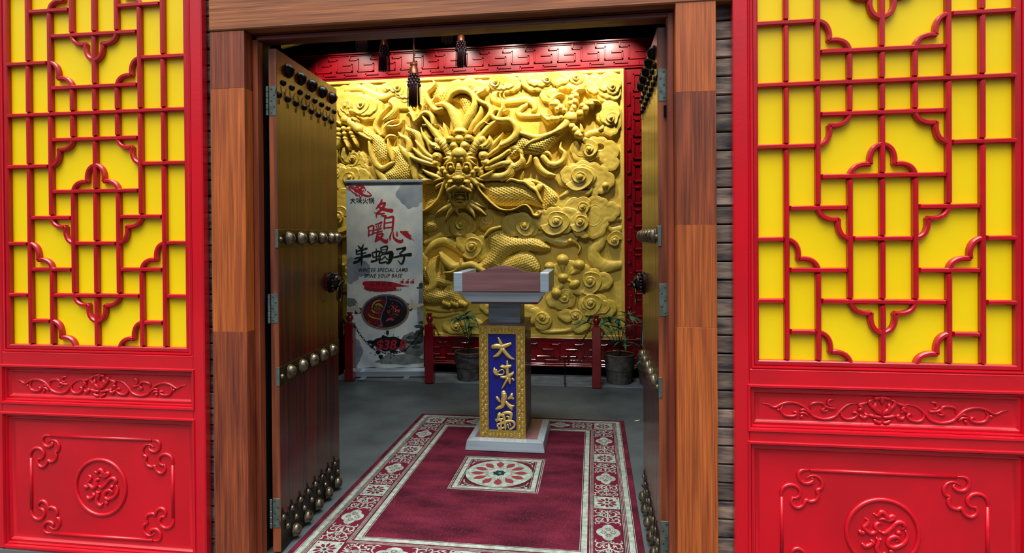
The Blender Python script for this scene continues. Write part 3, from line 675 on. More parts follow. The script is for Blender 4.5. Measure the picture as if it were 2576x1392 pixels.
# fC clouds
cloud(fC, [(140, 200), (170, 150), (300, 190), (430, 220), (520, 330), (430, 400), (280, 420), (200, 380), (60, 420), (40, 260)], .012, .016)
cloud(fC, [(560, 195), (700, 190), (785, 230), (730, 320), (640, 345), (530, 350), (520, 270)], .02, .018)
cloud(fC, [(735, 310), (780, 232), (890, 205), (1010, 240), (1040, 300), (1080, 380), (1000, 425), (880, 420), (770, 382)], .045, .018, [(950, 320, 84, .014, -1, .5)], 0)
own('cloud_wisp'); stroke(fC, [(1060, 395, 14), (1100, 385, 18), (1125, 365, 4)], .05, .014)
cloud(fC, [(320, 470), (340, 412), (430, 398), (510, 422), (600, 435), (680, 520), (680, 600), (600, 640), (500, 610), (440, 565), (350, 535)], .045, .018, [(470, 508, 88, .016, 1, 2.4)], 0)
own('cloud_wisp'); stroke(fC, [(330, 550, 8), (420, 600, 28), (500, 640, 24), (580, 640, 4)], .04, .018)
cloud(fC, [(258, 345), (275, 290), (340, 212), (440, 222), (500, 290), (492, 370), (400, 392), (300, 410)], .04, .018, [(370, 305, 76, .016, 1, 2.)], 0)
cloud(fC, [(540, 345), (560, 240), (620, 208), (662, 262), (640, 320), (580, 342)], .04, .014, [(592, 262, 40, .013, -1, 0.)], 0)
own('cloud'); stroke(fC, [(30, 585, 18), (90, 505, 30), (190, 465, 38), (290, 500, 38), (370, 560, 30), (450, 620, 14)], .03, .02)
own('cloud'); stroke(fC, [(30, 480, 22), (110, 430, 34), (210, 400, 34), (290, 400, 16)], .025, .018)
cloud(fC, [(1030, 430), (1120, 355), (1230, 365), (1310, 400), (1425, 410), (1450, 440), (1380, 480), (1260, 470), (1150, 470)], .03, .016)
own('cloud', 'beaked cloud curl'); shape(smoothp(fC, [(1200, 460), (1240, 440), (1340, 450), (1400, 450), (1440, 470), (1380, 490), (1300, 510), (1210, 495)]), .05, .068, .02)
stroke(fC, [(1380, 462, 16), (1430, 480, 13), (1462, 530, 11), (1442, 582, 4)], .05, .016); blob(fC, 1370, 462, 22, 22, .06, .085)
own('cloud'); spiral(fC, 1780, 455, 66, .03, .014, 1, 0.)
own('cloud'); stroke(fC, [(1600, 420, 30), (1660, 420, 42), (1640, 490, 50), (1585, 560, 55), (1610, 650, 60), (1700, 700, 52), (1835, 685, 34)], .022, .022)
own('cloud'); stroke(fC, [(1835, 260, 18), (1740, 270, 20), (1715, 320, 22), (1760, 360, 26), (1835, 350, 30)], .022, .018)
cloud(fC, [(1180, 860), (1200, 720), (1300, 665), (1460, 680), (1560, 720), (1650, 755), (1755, 800), (1750, 880), (1690, 912), (1580, 900), (1400, 952), (1290, 955)], .025, .02, [(1555, 830, 92, .016, 1, 2.2)], 0)
for bx_, by_, br in ((1300, 635, 56), (1180, 698, 46), (1452, 682, 52), (1305, 800, 46), (1245, 940, 46)): own('fruit'); blob(fC, bx_, by_, br, br*.85, .05, .115)
own('fruit'); blob(fC, 1412, 860, 55, 36, .05, .10, .5)
own('leaf'); stroke(fC, [(1300, 690, 24), (1305, 760, 4)], .06, .02); own('leaf'); stroke(fC, [(1440, 730, 28), (1380, 770, 4)], .06, .02)
own('leaf'); stroke(fC, [(1290, 880, 24), (1240, 920, 8)], .05, .02); own('leaf'); stroke(fC, [(1340, 820, 14), (1400, 850, 8)], .05, .02)
for a_ in (-.9, -.45, 0, .45, .9): own('petal'); stroke(fC, [(1305, 800, 30), (1305+90*math.sin(a_), 800-90*math.cos(a_), 34), (1305+125*math.sin(a_), 800-125*math.cos(a_), 22)], .038, .016)
cloud(fC, [(1150, 1030), (1160, 975), (1290, 948), (1400, 958), (1422, 1020), (1360, 1080), (1220, 1075)], .02, .016, [(1320, 985, 60, .012, 1, 0.)], 0)
cloud(fC, [(1440, 1060), (1500, 980), (1600, 955), (1720, 1005), (1795, 1060), (1780, 1135), (1690, 1170), (1560, 1135), (1480, 1115)], .03, .018, [(1560, 1030, 84, .016, 1, 2.)], 1)
cloud(fC, [(1450, 1010), (1490, 940), (1580, 900), (1590, 960), (1500, 1000)], .02, .014)
cloud(fC, [(950, 1200), (950, 1068), (1040, 1078), (1100, 1130), (1192, 1180), (1185, 1250), (1090, 1285), (1040, 1230)], .025, .018, [(1110, 1165, 54, .014, -1, 0.)], 0)
cloud(fC, [(900, 1150), (930, 1060), (1010, 1080), (1080, 1140), (1060, 1200), (980, 1220)], .03, .02)
cloud(fC, [(1250, 1150), (1290, 1108), (1380, 1108), (1500, 1130), (1565, 1200), (1500, 1300), (1400, 1300), (1390, 1205), (1280, 1185)], .022, .018, [(1420, 1150, 56, .014, 1, 2.)], 0)
own('cloud'); stroke(fC, [(1070, 1250, 20), (1130, 1300, 22), (1280, 1300, 16), (1380, 1280, 20), (1420, 1230, 24)], .02, .016)
cloud(fC, [(190, 1260), (230, 1195), (400, 1205), (560, 1225), (620, 1300), (400, 1310), (220, 1300)], .02, .018, [(320, 1250, 50, .013, 1, 0.)], 0)
cloud(fC, [(530, 1060), (600, 1050), (660, 1090), (640, 1140), (560, 1110)], .02, .018)
own('cloud'); stroke(fC, [(40, 1090, 12), (200, 1110, 18), (380, 1090, 12)], .01, .014); stroke(fC, [(40, 1150, 12), (180, 1160, 18), (330, 1130, 8)], .01, .014)
# --- dragon: scaled body
SCL = .030
def body(f, pts, z0, z1, w=.05, sa=0, s=SCL, nm='dragon_body', lb='scaled coil of the dragon body'): own(nm, lb); shape(smoothp(f, pts), z0, z1, w, scales=s, sa=sa)
body(fE, [(560, 350), (660, 330), (780, 352), (832, 450), (800, 560), (720, 660), (600, 645), (500, 560), (480, 460)], .03, .075, sa=1.6)
body(fE, [(850, 580), (920, 520), (1050, 490), (1180, 520), (1245, 640), (1230, 780), (1160, 890), (1090, 910), (1050, 800), (1030, 700), (950, 620)], .03, .085, sa=1.6, s=.027)
body(fE, [(290, 500), (360, 470), (390, 700), (450, 900), (600, 1000), (780, 1100), (820, 1300), (600, 1300), (560, 1100), (300, 850)], .02, .05, sa=1.8)
body(fB, [(255, 640), (330, 640), (440, 700), (560, 765), (622, 860), (655, 960), (640, 1050), (560, 1095), (500, 1040), (450, 940), (432, 820), (330, 752)], .05, .11, sa=-1.2, s=.024, lb='scaled left foreleg')
body(fB, [(650, 900), (720, 872), (790, 880), (850, 960), (910, 1060), (935, 1150), (905, 1250), (800, 1330), (600, 1300), (560, 1180), (620, 1120), (690, 1060)], .05, .11, sa=-1.3, s=.024)
body(fH, [(300, 420), (500, 372), (900, 372), (1080, 312), (1400, 400), (1560, 520), (1700, 650), (1850, 870), (1900, 1080), (1750, 1010), (1400, 945), (1250, 985), (700, 985), (520, 900), (360, 720)], .05, .12, .06, sa=math.pi, s=.028)
body(fH, [(1380, 290), (1600, 290), (1900, 420), (2150, 620), (2235, 760), (2190, 900), (2190, 1000), (1900, 1060), (1850, 850), (1830, 500), (1500, 400)], .04, .10, .05, sa=-1.3, s=.026)
body(fC, [(600, 430), (640, 372), (720, 340), (800, 410), (900, 430), (1040, 430), (1190, 520), (1120, 562), (1000, 562), (860, 575), (750, 660), (720, 720), (500, 720), (560, 640), (620, 560)], .05, .12, .06, sa=2.2, s=.029)
body(fC, [(735, 660), (820, 600), (920, 562), (1010, 570), (1072, 640), (1062, 760), (700, 760)], .05, .12, .06, sa=.8, s=.029)
body(fD, [(60, 860), (250, 830), (400, 880), (420, 1150), (300, 1260), (60, 1240)], .03, .06, sa=0., s=.028)
body(fD, [(660, 880), (800, 860), (880, 980), (900, 1200), (760, 1240), (660, 1150)], .03, .07, sa=math.pi, s=.028)
body(fD, [(900, 300), (1000, 200), (1180, 160), (1300, 180), (1320, 420), (1180, 430), (1000, 520), (900, 520)], .02, .05, sa=.3, s=.03)
body(fC, [(20, 880), (100, 868), (180, 920), (260, 858), (340, 898), (385, 1000), (430, 1045), (380, 1072), (250, 1035), (20, 1025)], .04, .10, sa=2.4, s=.026)
body(fC, [(20, 700), (110, 730), (230, 820), (300, 852), (250, 885), (120, 872), (20, 820)], .04, .10, sa=2.4, s=.022)
body(fC, [(20, 270), (80, 245), (150, 290), (150, 345), (90, 380), (20, 370)], .04, .09, sa=.9, s=.024)
body(fF, [(200, 1015), (400, 1062), (560, 1020), (700, 930), (830, 855), (925, 900), (760, 1080), (620, 1220), (560, 1290), (400, 1335), (240, 1315), (60, 1400), (-40, 1380), (60, 1200)], .06, .125, .045, sa=2.5, s=.026, lb='scaled right foreleg')
own('back_fin', 'wavy fin along the back'); stroke(fH, [(950, 375, 14), (1080, 322, 30), (1250, 370, 38), (1400, 392, 40), (1550, 512, 38), (1690, 612, 36), (1760, 760, 36), (1832, 885, 16)], .115, .022)
own('back_fin'); shape(cusps(fH, [(1350, 300), (1450, 330), (1560, 380), (1660, 480), (1830, 440), (1820, 540), (1720, 600), (1560, 500), (1440, 400)]), .075, .09, .02)
own('back_fin'); stroke(fF, [(200, 1010, 30), (430, 1072, 44), (600, 1032, 34), (780, 952, 22)], .115, .02); stroke(fF, [(270, 1200, 8), (370, 1130, 26), (480, 1090, 24)], .12, .014)
own('back_fin'); stroke(fB, [(425, 830, 16), (450, 960, 28), (500, 1080, 36), (580, 1135, 34), (680, 1080, 24), (722, 1062, 6)], .10, .022)
own('back_fin'); stroke(fB, [(640, 790, 4), (652, 900, 22), (692, 1000, 28), (705, 1062, 12)], .10, .02); stroke(fB, [(500, 1120, 34), (560, 1220, 40), (620, 1290, 36)], .09, .02)
own('back_fin'); stroke(fB, [(260, 640, 5), (320, 730, 18), (440, 800, 14)], .10, .014)
own('back_fin'); stroke(fC, [(590, 420, 10), (640, 365, 18), (730, 335, 14)], .11, .016)
for k_ in range(9): own('fin_spike'); blob(fC, 210+k_*24, 1030+(k_ % 3)*10, 22, 26, .06, .09)
# --- flames, plumes, antlers, mane
def fl(f, pts, z=.06, h=.026, g=3, nm='flame_lock', **k): own(nm); lock(f, pts, z, h, g, **k)
fl(fB, [(580, 570, 14), (650, 520, 36), (715, 450, 34), (700, 390, 24), (645, 350, 4)])
fl(fB, [(540, 740, 16), (480, 640, 34), (530, 520, 26), (640, 400, 4)], .045, .02, 5)
fl(fB, [(575, 740, 20), (590, 660, 30), (650, 600, 24), (740, 560, 6)], .055)
fl(fB, [(620, 640, 14), (700, 640, 20), (770, 620, 16), (806, 552, 3)], .05)
fl(fB, [(600, 800, 12), (650, 755, 26), (705, 755, 12), (690, 780, 3)], .06)
fl(fB, [(762, 850, 4), (800, 900, 24), (850, 965, 44), (920, 1030, 56), (950, 1120, 54), (960, 1250, 34)], .09, .03, 0)
fl(fB, [(758, 710, 4), (800, 762, 24), (868, 800, 34), (890, 880, 40), (870, 960, 30)], .085, .03, 0)
fl(fB, [(848, 622, 4), (880, 682, 28), (980, 742, 44), (1022, 850, 50), (1040, 960, 48), (1100, 1030, 26)], .09, .032, 5)
fl(fB, [(1020, 1060, 4), (1040, 1130, 32), (1000, 1200, 36), (1080, 1260, 30)], .07, .026, 3)
own('antler', 'branched left antler'); stroke(fE, [(350, 925, 24), (420, 1020, 34), (480, 1100, 48), (560, 1200, 62), (640, 1310, 60), (720, 1390, 60)], .12, .045); stroke(fE, [(352, 1080, 16), (430, 1085, 20), (480, 1120, 20)], .12, .03); stroke(fE, [(592, 1078, 16), (540, 1110, 24), (510, 1140, 20)], .12, .03)
own('antler', 'branched right antler'); stroke(fE, [(1780, 640, 18), (1800, 760, 34), (1740, 880, 36), (1690, 1000, 36), (1620, 1060, 46), (1540, 1130, 58), (1430, 1260, 62), (1330, 1360, 60)], .105, .045); stroke(fE, [(1905, 780, 5), (1830, 830, 26), (1770, 830, 20)], .10, .03); stroke(fE, [(1480, 1025, 10), (1560, 1065, 22), (1620, 1040, 20)], .12, .03)
mn = lambda f, pts, z=.10, h=.032, g=6, **k: fl(f, pts, z, h, g, 'mane_lock', **k)
for a_, b_ in (((850, 940), (880, 1170)), ((700, 1010), (770, 1300)), ((1250, 930), (1200, 1170)), ((980, 860), (1010, 1150)), ((1120, 880), (1090, 1150)), ((590, 1180), (680, 1400)), ((1380, 1130), (1300, 1330))):
    mn(fE, [(a_[0], a_[1], 4), ((a_[0]*2+b_[0])/3+8, (a_[1]*2+b_[1])/3, 34), (b_[0], b_[1], 55)], .07, .03, 5)
mn(fE, [(1400, 690, 20), (1400, 820, 50), (1330, 950, 58), (1250, 1050, 60), (1200, 1150, 50)], .075, .028, 7)
mn(fE, [(500, 218, 4), (552, 310, 28), (500, 390, 40), (415, 460, 42), (405, 560, 50), (470, 670, 56), (560, 740, 50)], .09)
mn(fE, [(800, 620, 28), (860, 500, 42), (1000, 425, 48), (1150, 440, 52), (1270, 540, 54), (1295, 680, 60), (1240, 820, 76), (1180, 920, 82), (1130, 1030, 74), (1090, 1120, 60)], .10, .035, 7)
mn(fE, [(590, 700, 30), (720, 690, 52), (830, 760, 72), (905, 880, 88), (960, 1000, 96), (1000, 1120, 90)], .105, .036, 8)
mn(fE, [(600, 560, 4), (530, 640, 36), (520, 740, 50), (600, 805, 50), (700, 785, 30)], .12)
mn(fE, [(1480, 385, 4), (1440, 455, 28), (1335, 515, 38), (1335, 600, 44), (1430, 660, 42), (1530, 702, 45), (1590, 790, 50), (1560, 890, 52), (1460, 1010, 52), (1350, 1110, 48), (1290, 1200, 40)], .10)
mn(fE, [(1720, 800, 10), (1650, 820, 28), (1612, 900, 40), (1680, 970, 50), (1800, 985, 54), (1930, 985, 56), (2030, 1065, 64), (2070, 1180, 68), (2020, 1290, 68), (1900, 1390, 62), (1790, 1450, 50)], .115, .035, 8)
mn(fE, [(55, 905, 10), (120, 870, 22), (180, 950, 32), (205, 1015, 34), (280, 950, 36), (360, 865, 40), (455, 862, 42), (525, 940, 46), (545, 1040, 40), (560, 1095, 16)], .13)
mn(fE, [(60, 710, 4), (100, 800, 30), (170, 870, 36), (205, 950, 20)], .09, .03, 0)
mn(fE, [(250, 760, 12), (270, 700, 20), (325, 705, 22), (330, 780, 20), (290, 840, 16)], .08, .03, 3)
mn(fE, [(15, 1060, 5), (50, 1160, 34), (160, 1200, 42), (250, 1260, 50), (290, 1390, 50)], .085)
mn(fD, [(8, 110, 4), (45, 230, 24), (105, 310, 34), (150, 430, 34)], .10); mn(fD, [(-60, 300, 10), (20, 400, 30), (90, 480, 34), (170, 530, 34)], .11)
mn(fD, [(-90, 400, 14), (-10, 480, 30), (60, 530, 32), (160, 570, 34)], .115); mn(fD, [(-110, 520, 26), (0, 570, 34), (80, 595, 34), (170, 620, 26)], .12)
mn(fD, [(40, 680, 4), (110, 735, 28), (200, 775, 34), (290, 805, 20)], .12); mn(fD, [(-40, 880, 26), (60, 835, 34), (180, 825, 34), (330, 800, 18)], .10)
mn(fD, [(205, 945, 4), (250, 900, 25), (330, 860, 25)], .12, .03, 4); mn(fD, [(195, 845, 4), (260, 825, 20), (340, 800, 20)], .13, .03, 4)
mn(fD, [(70, 150, 30), (90, 220, 30), (130, 260, 20)], .08)
mn(fD, [(1112, 188, 4), (1050, 275, 26), (990, 345, 34), (930, 430, 34)], .10); mn(fD, [(1190, 440, 28), (1085, 520, 34), (990, 570, 36), (920, 610, 30)], .12)
mn(fD, [(1092, 290, 4), (1060, 385, 30), (970, 460, 30), (920, 500, 26)], .11); mn(fD, [(1190, 600, 44), (1080, 612, 42), (980, 645, 40), (890, 670, 30)], .11)
mn(fD, [(1002, 688, 4), (920, 752, 28), (820, 795, 26)], .13); mn(fD, [(1230, 640, 40), (1180, 730, 46), (1090, 775, 48), (960, 785, 48), (830, 815, 30)], .105, .032, 7)
mn(fD, [(880, 940, 4), (825, 892, 26), (765, 850, 22)], .12, .03, 4); mn(fD, [(875, 830, 4), (800, 820, 20), (735, 790, 20)], .13, .03, 4)
mn(fA, [(940, 790, 4), (955, 860, 28), (900, 905, 34), (830, 905, 26)], .10); mn(fA, [(840, 790, 6), (835, 850, 24), (865, 910, 32), (850, 970, 36), (780, 1000, 34)], .10)
mn(fA, [(830, 770, 10), (870, 740, 26), (930, 760, 30), (960, 810, 10)], .08)
mn(fG, [(250, 300, 42), (330, 385, 40), (430, 395, 42), (520, 335, 40), (535, 240, 30), (480, 180, 22), (492, 90, 4)], .06); mn(fG, [(150, 325, 36), (190, 430, 46), (280, 512, 42), (395, 540, 18)], .06)
mn(fG, [(85, 285, 22), (60, 370, 26), (0, 425, 5)], .06); mn(fG, [(230, 240, 20), (310, 240, 30), (355, 290, 10)], .05)
mn(fH, [(1370, 90, 5), (1340, 180, 40), (1300, 280, 50)], .05)
for k_ in range(4): mn(fC, [(150-20*k_, 600+10*k_, 4), (120-18*k_, 740, 22), (130-10*k_, 850, 26), (90-10*k_, 920, 14)], .075, .022, 3)
own('antler', 'curling branch by the lower left'); stroke(fC, [(178, 568, 5), (225, 645, 34), (300, 702, 36), (400, 690, 30), (480, 682, 30), (590, 745, 22)], .11, .03); stroke(fC, [(372, 625, 5), (375, 680, 22)], .11, .03); stroke(fC, [(210, 752, 6), (300, 745, 18), (350, 705, 18)], .11, .03)
# --- claws
own('claw', 'raised right claw'); blob(fF, 945, 765, 105, 95, .08, .145); stroke(fF, [(930, 800, 70), (860, 880, 60), (760, 960, 50)], .09, .04)
digit(fF, [(800, 775, 42), (740, 790, 48), (670, 790, 52), (600, 805, 50)], [(570, 790, 40), (512, 735, 28), (488, 668, 4)])
digit(fF, [(850, 660, 42), (790, 615, 55), (740, 645, 42), (720, 555, 62), (655, 565, 46)], [(640, 530, 46), (700, 455, 38), (780, 422, 30), (852, 430, 5)])
digit(fF, [(960, 665, 42), (985, 620, 50), (940, 560, 50), (1005, 530, 56), (955, 470, 52), (1020, 440, 52)], [(985, 400, 40), (1060, 350, 28), (1162, 335, 5)])
digit(fF, [(1080, 710, 62), (1165, 635, 60), (1120, 592, 45), (1200, 560, 52), (1262, 565, 44)], [(1270, 522, 38), (1350, 532, 26), (1410, 575, 4)])
digit(fF, [(965, 905, 55), (1010, 955, 60), (1055, 1015, 66), (1090, 1045, 42)], [(1112, 990, 36), (1102, 905, 22), (1085, 858, 3)])
own('claw', 'left claw reaching down'); blob(fB, 150, 570, 62, 58, .08, .14); stroke(fB, [(160, 570, 50), (230, 620, 52), (300, 680, 55)], .08, .045)
digit(fB, [(70, 690, 34), (75, 742, 31), (70, 790, 28)], [(70, 800, 25), (60, 870, 20), (28, 908, 4)])
digit(fB, [(130, 675, 34), (140, 735, 31), (146, 790, 28)], [(150, 815, 25), (180, 880, 18), (186, 920, 3)])
digit(fB, [(190, 680, 30), (215, 730, 28), (236, 772, 25)], [(248, 798, 22), (275, 850, 16), (286, 888, 3)])
digit(fB, [(185, 505, 30), (215, 470, 28), (200, 432, 26)], [(208, 420, 22), (200, 370, 18), (163, 328, 3)])
digit(fB, [(240, 560, 26), (268, 578, 20)], [(90, 620, 22), (60, 600, 20), (30, 640, 4)])
# --- head
own('dragon_head', 'dragon head with bulging brow and open jaws')
mir = lambda x: 1084-x
def b2(x, y, rx, ry, z0, z1, **k):
    blob(fD, x, y, rx, ry, z0, z1, **k); blob(fD, mir(x), y, rx, ry, z0, z1, **k)
def s2(pts, z, h, **k):
    stroke(fD, pts, z, h, **k); stroke(fD, [(mir(x), y, w_) for x, y, w_ in pts], z, h, **k)
blob(fD, 542, 640, 240, 270, .06, .17); blob(fD, 542, 850, 180, 230, .08, .19)
s2([(250, 290, 52), (320, 350, 62), (380, 430, 66), (420, 520, 60)], .13, .04, rings=.035)
s2([(385, 920, 26), (402, 1010, 28), (435, 1090, 32), (480, 1150, 32)], .14, .04)
blob(fD, 542, 1150, 115, 60, .10, .16)
blob(fD, 540, 195, 102, 68, .12, .19); blob(fD, 540, 222, 80, 30, .13, .15, force=True); b2(500, 215, 38, 18, .14, .165)
for x_, y_, r_ in ((415, 290, 56), (537, 292, 66), (662, 277, 60), (472, 378, 62), (615, 378, 72)): blob(fD, x_, y_, r_, r_*.9, .15, .215)
brow = [(540, 408), (600, 425), (640, 470), (712, 480), (678, 512), (778, 548), (705, 562), (768, 640), (690, 605), (655, 625), (610, 600), (592, 655), (555, 590)]
bp = [fD(*p)[:2] for p in brow]+[fD(mir(x), y)[:2] for x, y in brow[::-1]]
shape(bp, .175, .20, .03); blob(fD, 542, 490, 104, 88, .18, .245)
b2(505, 558, 32, 30, .20, .232); b2(505, 560, 17, 16, .236, .222)
b2(432, 672, 54, 50, .19, .165, force=False); b2(438, 675, 38, 38, .17, .235); b2(438, 678, 15, 15, .225, .246)
s2([(385, 690, 12), (400, 628, 16), (460, 620, 14), (485, 690, 10)], .20, .022)
stroke(fD, [(542, 640, 34), (542, 720, 48), (542, 800, 60)], .19, .045, rings=.026)
b2(365, 735, 44, 40, .16, .215); b2(320, 685, 42, 40, .14, .20); s2([(360, 760, 34), (430, 790, 30), (480, 760, 24), (500, 740, 10)], .17, .035)
blob(fD, 542, 822, 66, 52, .20, .265); b2(440, 868, 54, 44, .18, .245); b2(480, 812, 24, 22, .21, .245)
b2(462, 884, 16, 11, .175, .17, force=True)
stroke(fD, [(385, 985, 14), (430, 955, 28), (500, 925, 36), (542, 945, 28), (590, 925, 36), (655, 955, 28), (705, 985, 14)], .19, .04)
s2([(372, 940, 18), (385, 900, 26), (420, 910, 20)], .17, .03)
mouth = [(455, 1000), (540, 985), (650, 1000), (668, 1070), (655, 1125), (600, 1140), (480, 1140), (440, 1120), (432, 1060)]
own('mouth', 'dark open mouth'); shape([fD(*p)[:2] for p in mouth], .085, .08, .01, force=True)
own('dragon_head')
for k_ in range(9): blob(fD, 472+k_*17.5, 1008, 9, 13, .15, .175)
own('fang'); s2([(462, 985, 12), (458, 1030, 9), (466, 1070, 3)], .15, .02); s2([(450, 1130, 14), (458, 1095, 8), (452, 1060, 3)], .15, .02)
own('tongue'); blob(fD, 542, 1068, 60, 26, .11, .155); blob(fD, 542, 1045, 30, 18, .12, .165)
own('dragon_head'); stroke(fD, [(455, 1120, 12), (490, 1122, 16), (542, 1108, 16), (595, 1122, 16), (640, 1120, 12)], .15, .03); stroke(fD, [(450, 1120, 20), (480, 1150, 26), (542, 1160, 28), (600, 1150, 26), (645, 1120, 20)], .14, .03)
own('ear', 'left ear'); stroke(fD, [(130, 290, 5), (160, 350, 32), (215, 375, 44), (262, 410, 26)], .13, .03, groove=2); blob(fD, 222, 410, 18, 18, .14, .17)
own('ear', 'right ear'); stroke(fD, [(932, 235, 5), (930, 320, 42), (880, 375, 50), (812, 385, 26)], .13, .03, groove=2); blob(fD, 845, 400, 18, 18, .14, .17)
own('cheek_curl'); blob(fD, 230, 512, 72, 66, .10, .165); spiral(fD, 245, 515, 34, .15, .008, 1, 1.); blob(fD, 212, 605, 62, 56, .10, .155); blob(fD, 240, 600, 20, 20, .14, .17)
own('cheek_curl'); blob(fD, 852, 498, 74, 70, .10, .165); spiral(fD, 840, 505, 34, .15, .008, -1, 1.); blob(fD, 880, 592, 62, 58, .10, .155); blob(fD, 838, 590, 20, 20, .14, .17)
own('cheek_frill'); stroke(fD, [(230, 640, 10), (270, 690, 26), (300, 760, 20)], .12, .03); blob(fD, 262, 745, 36, 44, .12, .15, rot=.6)
own('cheek_frill'); stroke(fD, [(mir(230), 640, 10), (mir(270), 690, 26), (mir(300), 760, 20)], .12, .03); blob(fD, 815, 725, 36, 44, .12, .15, rot=-.6)
bs = lambda pts: (own('beard_lock'), lock(fD, pts, .10, .03, 6))
bs([(205, 1278, 4), (300, 1222, 30), (430, 1160, 46)]); bs([(342, 1355, 4), (390, 1262, 28), (460, 1180, 42)]); bs([(502, 1290, 3), (488, 1230, 20), (500, 1180, 26)])
bs([(732, 1340, 4), (700, 1255, 30), (640, 1180, 42)]); bs([(880, 1290, 10), (790, 1215, 30), (670, 1150, 42)]); bs([(872, 1192, 4), (790, 1160, 18), (690, 1110, 26)]); bs([(365, 1170, 4), (390, 1110, 20), (420, 1080, 20)])
own('whisker', 'long left whisker'); stroke(fD, [(430, 790, 34), (380, 810, 38), (330, 880, 32), (298, 960, 28), (250, 1070, 26), (170, 1160, 22), (60, 1232, 20), (-60, 1260, 14)], .14, .04, end=.08)
own('whisker', 'long right whisker'); stroke(fD, [(654, 790, 34), (700, 812, 36), (765, 880, 32)], .16, .04); stroke(fH, [(20, 235, 44), (130, 312, 38), (230, 430, 34), (290, 580, 28), (430, 750, 26), (600, 920, 24), (780, 1050, 24), (980, 1092, 22), (1180, 1052, 22), (1330, 972, 22), (1460, 972, 24), (1560, 1080, 26), (1620, 1200, 26), (1730, 1222, 26), (1795, 1150, 22), (1730, 1110, 12)], .15, .03, end=.11)
# gentle smoothing, hand-tool unevenness, joints between the boards
for _ in range(1):
    HH[1:-1, 1:-1] = (HH[1:-1, 1:-1]*8+HH[:-2, 1:-1]+HH[2:, 1:-1]+HH[1:-1, :-2]+HH[1:-1, 2:])/12
HH += .0010*np.sin(XX*37+np.sin(ZZ*29)*2)*np.sin(ZZ*43+np.sin(XX*31)*2)
for jx in (at(1312, 400, Y=3.8)[0], at(1485, 600, Y=3.8)[0], at(935, 300, Y=3.8)[0]):
    HH[:, int((jx-GX0)/GS)] -= .0018
relief_root = empty('dragon_relief', (0, 0, 0), label='gilded dragon and cloud relief on the back wall', category='relief')
VV = np.stack([XX.ravel(), (YB-HH).ravel(), ZZ.ravel()], 1).astype(np.float32)
idx = np.arange(NX*NZ).reshape(NZ, NX)
QF = np.stack([idx[:-1, :-1], idx[:-1, 1:], idx[1:, 1:], idx[1:, :-1]], -1).reshape(-1, 4)
FO = OW[:-1, :-1].ravel()
# vertex normals of the whole carving, so that separate parts still shade as one surface
for oi_ in np.unique(FO):
    q = QF[FO == oi_]
    if len(q) < 40 and oi_: q = q
    u, inv = np.unique(q.ravel(), return_inverse=True)
    me = bpy.data.meshes.new(OWN[oi_][0]); me.vertices.add(len(u)); me.vertices.foreach_set('co', VV[u].ravel())
    me.loops.add(len(inv)); me.loops.foreach_set('vertex_index', inv.astype(np.int32))
    me.polygons.add(len(q)); me.polygons.foreach_set('loop_start', np.arange(0, len(inv), 4, dtype=np.int32)); me.polygons.foreach_set('loop_total', np.full(len(q), 4, np.int32))
    me.update(calc_edges=True); me.polygons.foreach_set('use_smooth', np.ones(len(q), bool)); me.materials.append(M_GOLD)
    o = bpy.data.objects.new(OWN[oi_][0], me); COL.objects.link(o); o.parent = relief_root
    if OWN[oi_][1]: o['label'] = OWN[oi_][1]
frame_ring(GX0-.03, GX1+.03, GZ0-.03, GZ1+.03, [(.034, YB), (.034, YB-.022), (.03, YB-.026), (.0, YB-.026), (0, YB+.02)]).build('gold_border', M_GOLD, relief_root, smooth='auto')
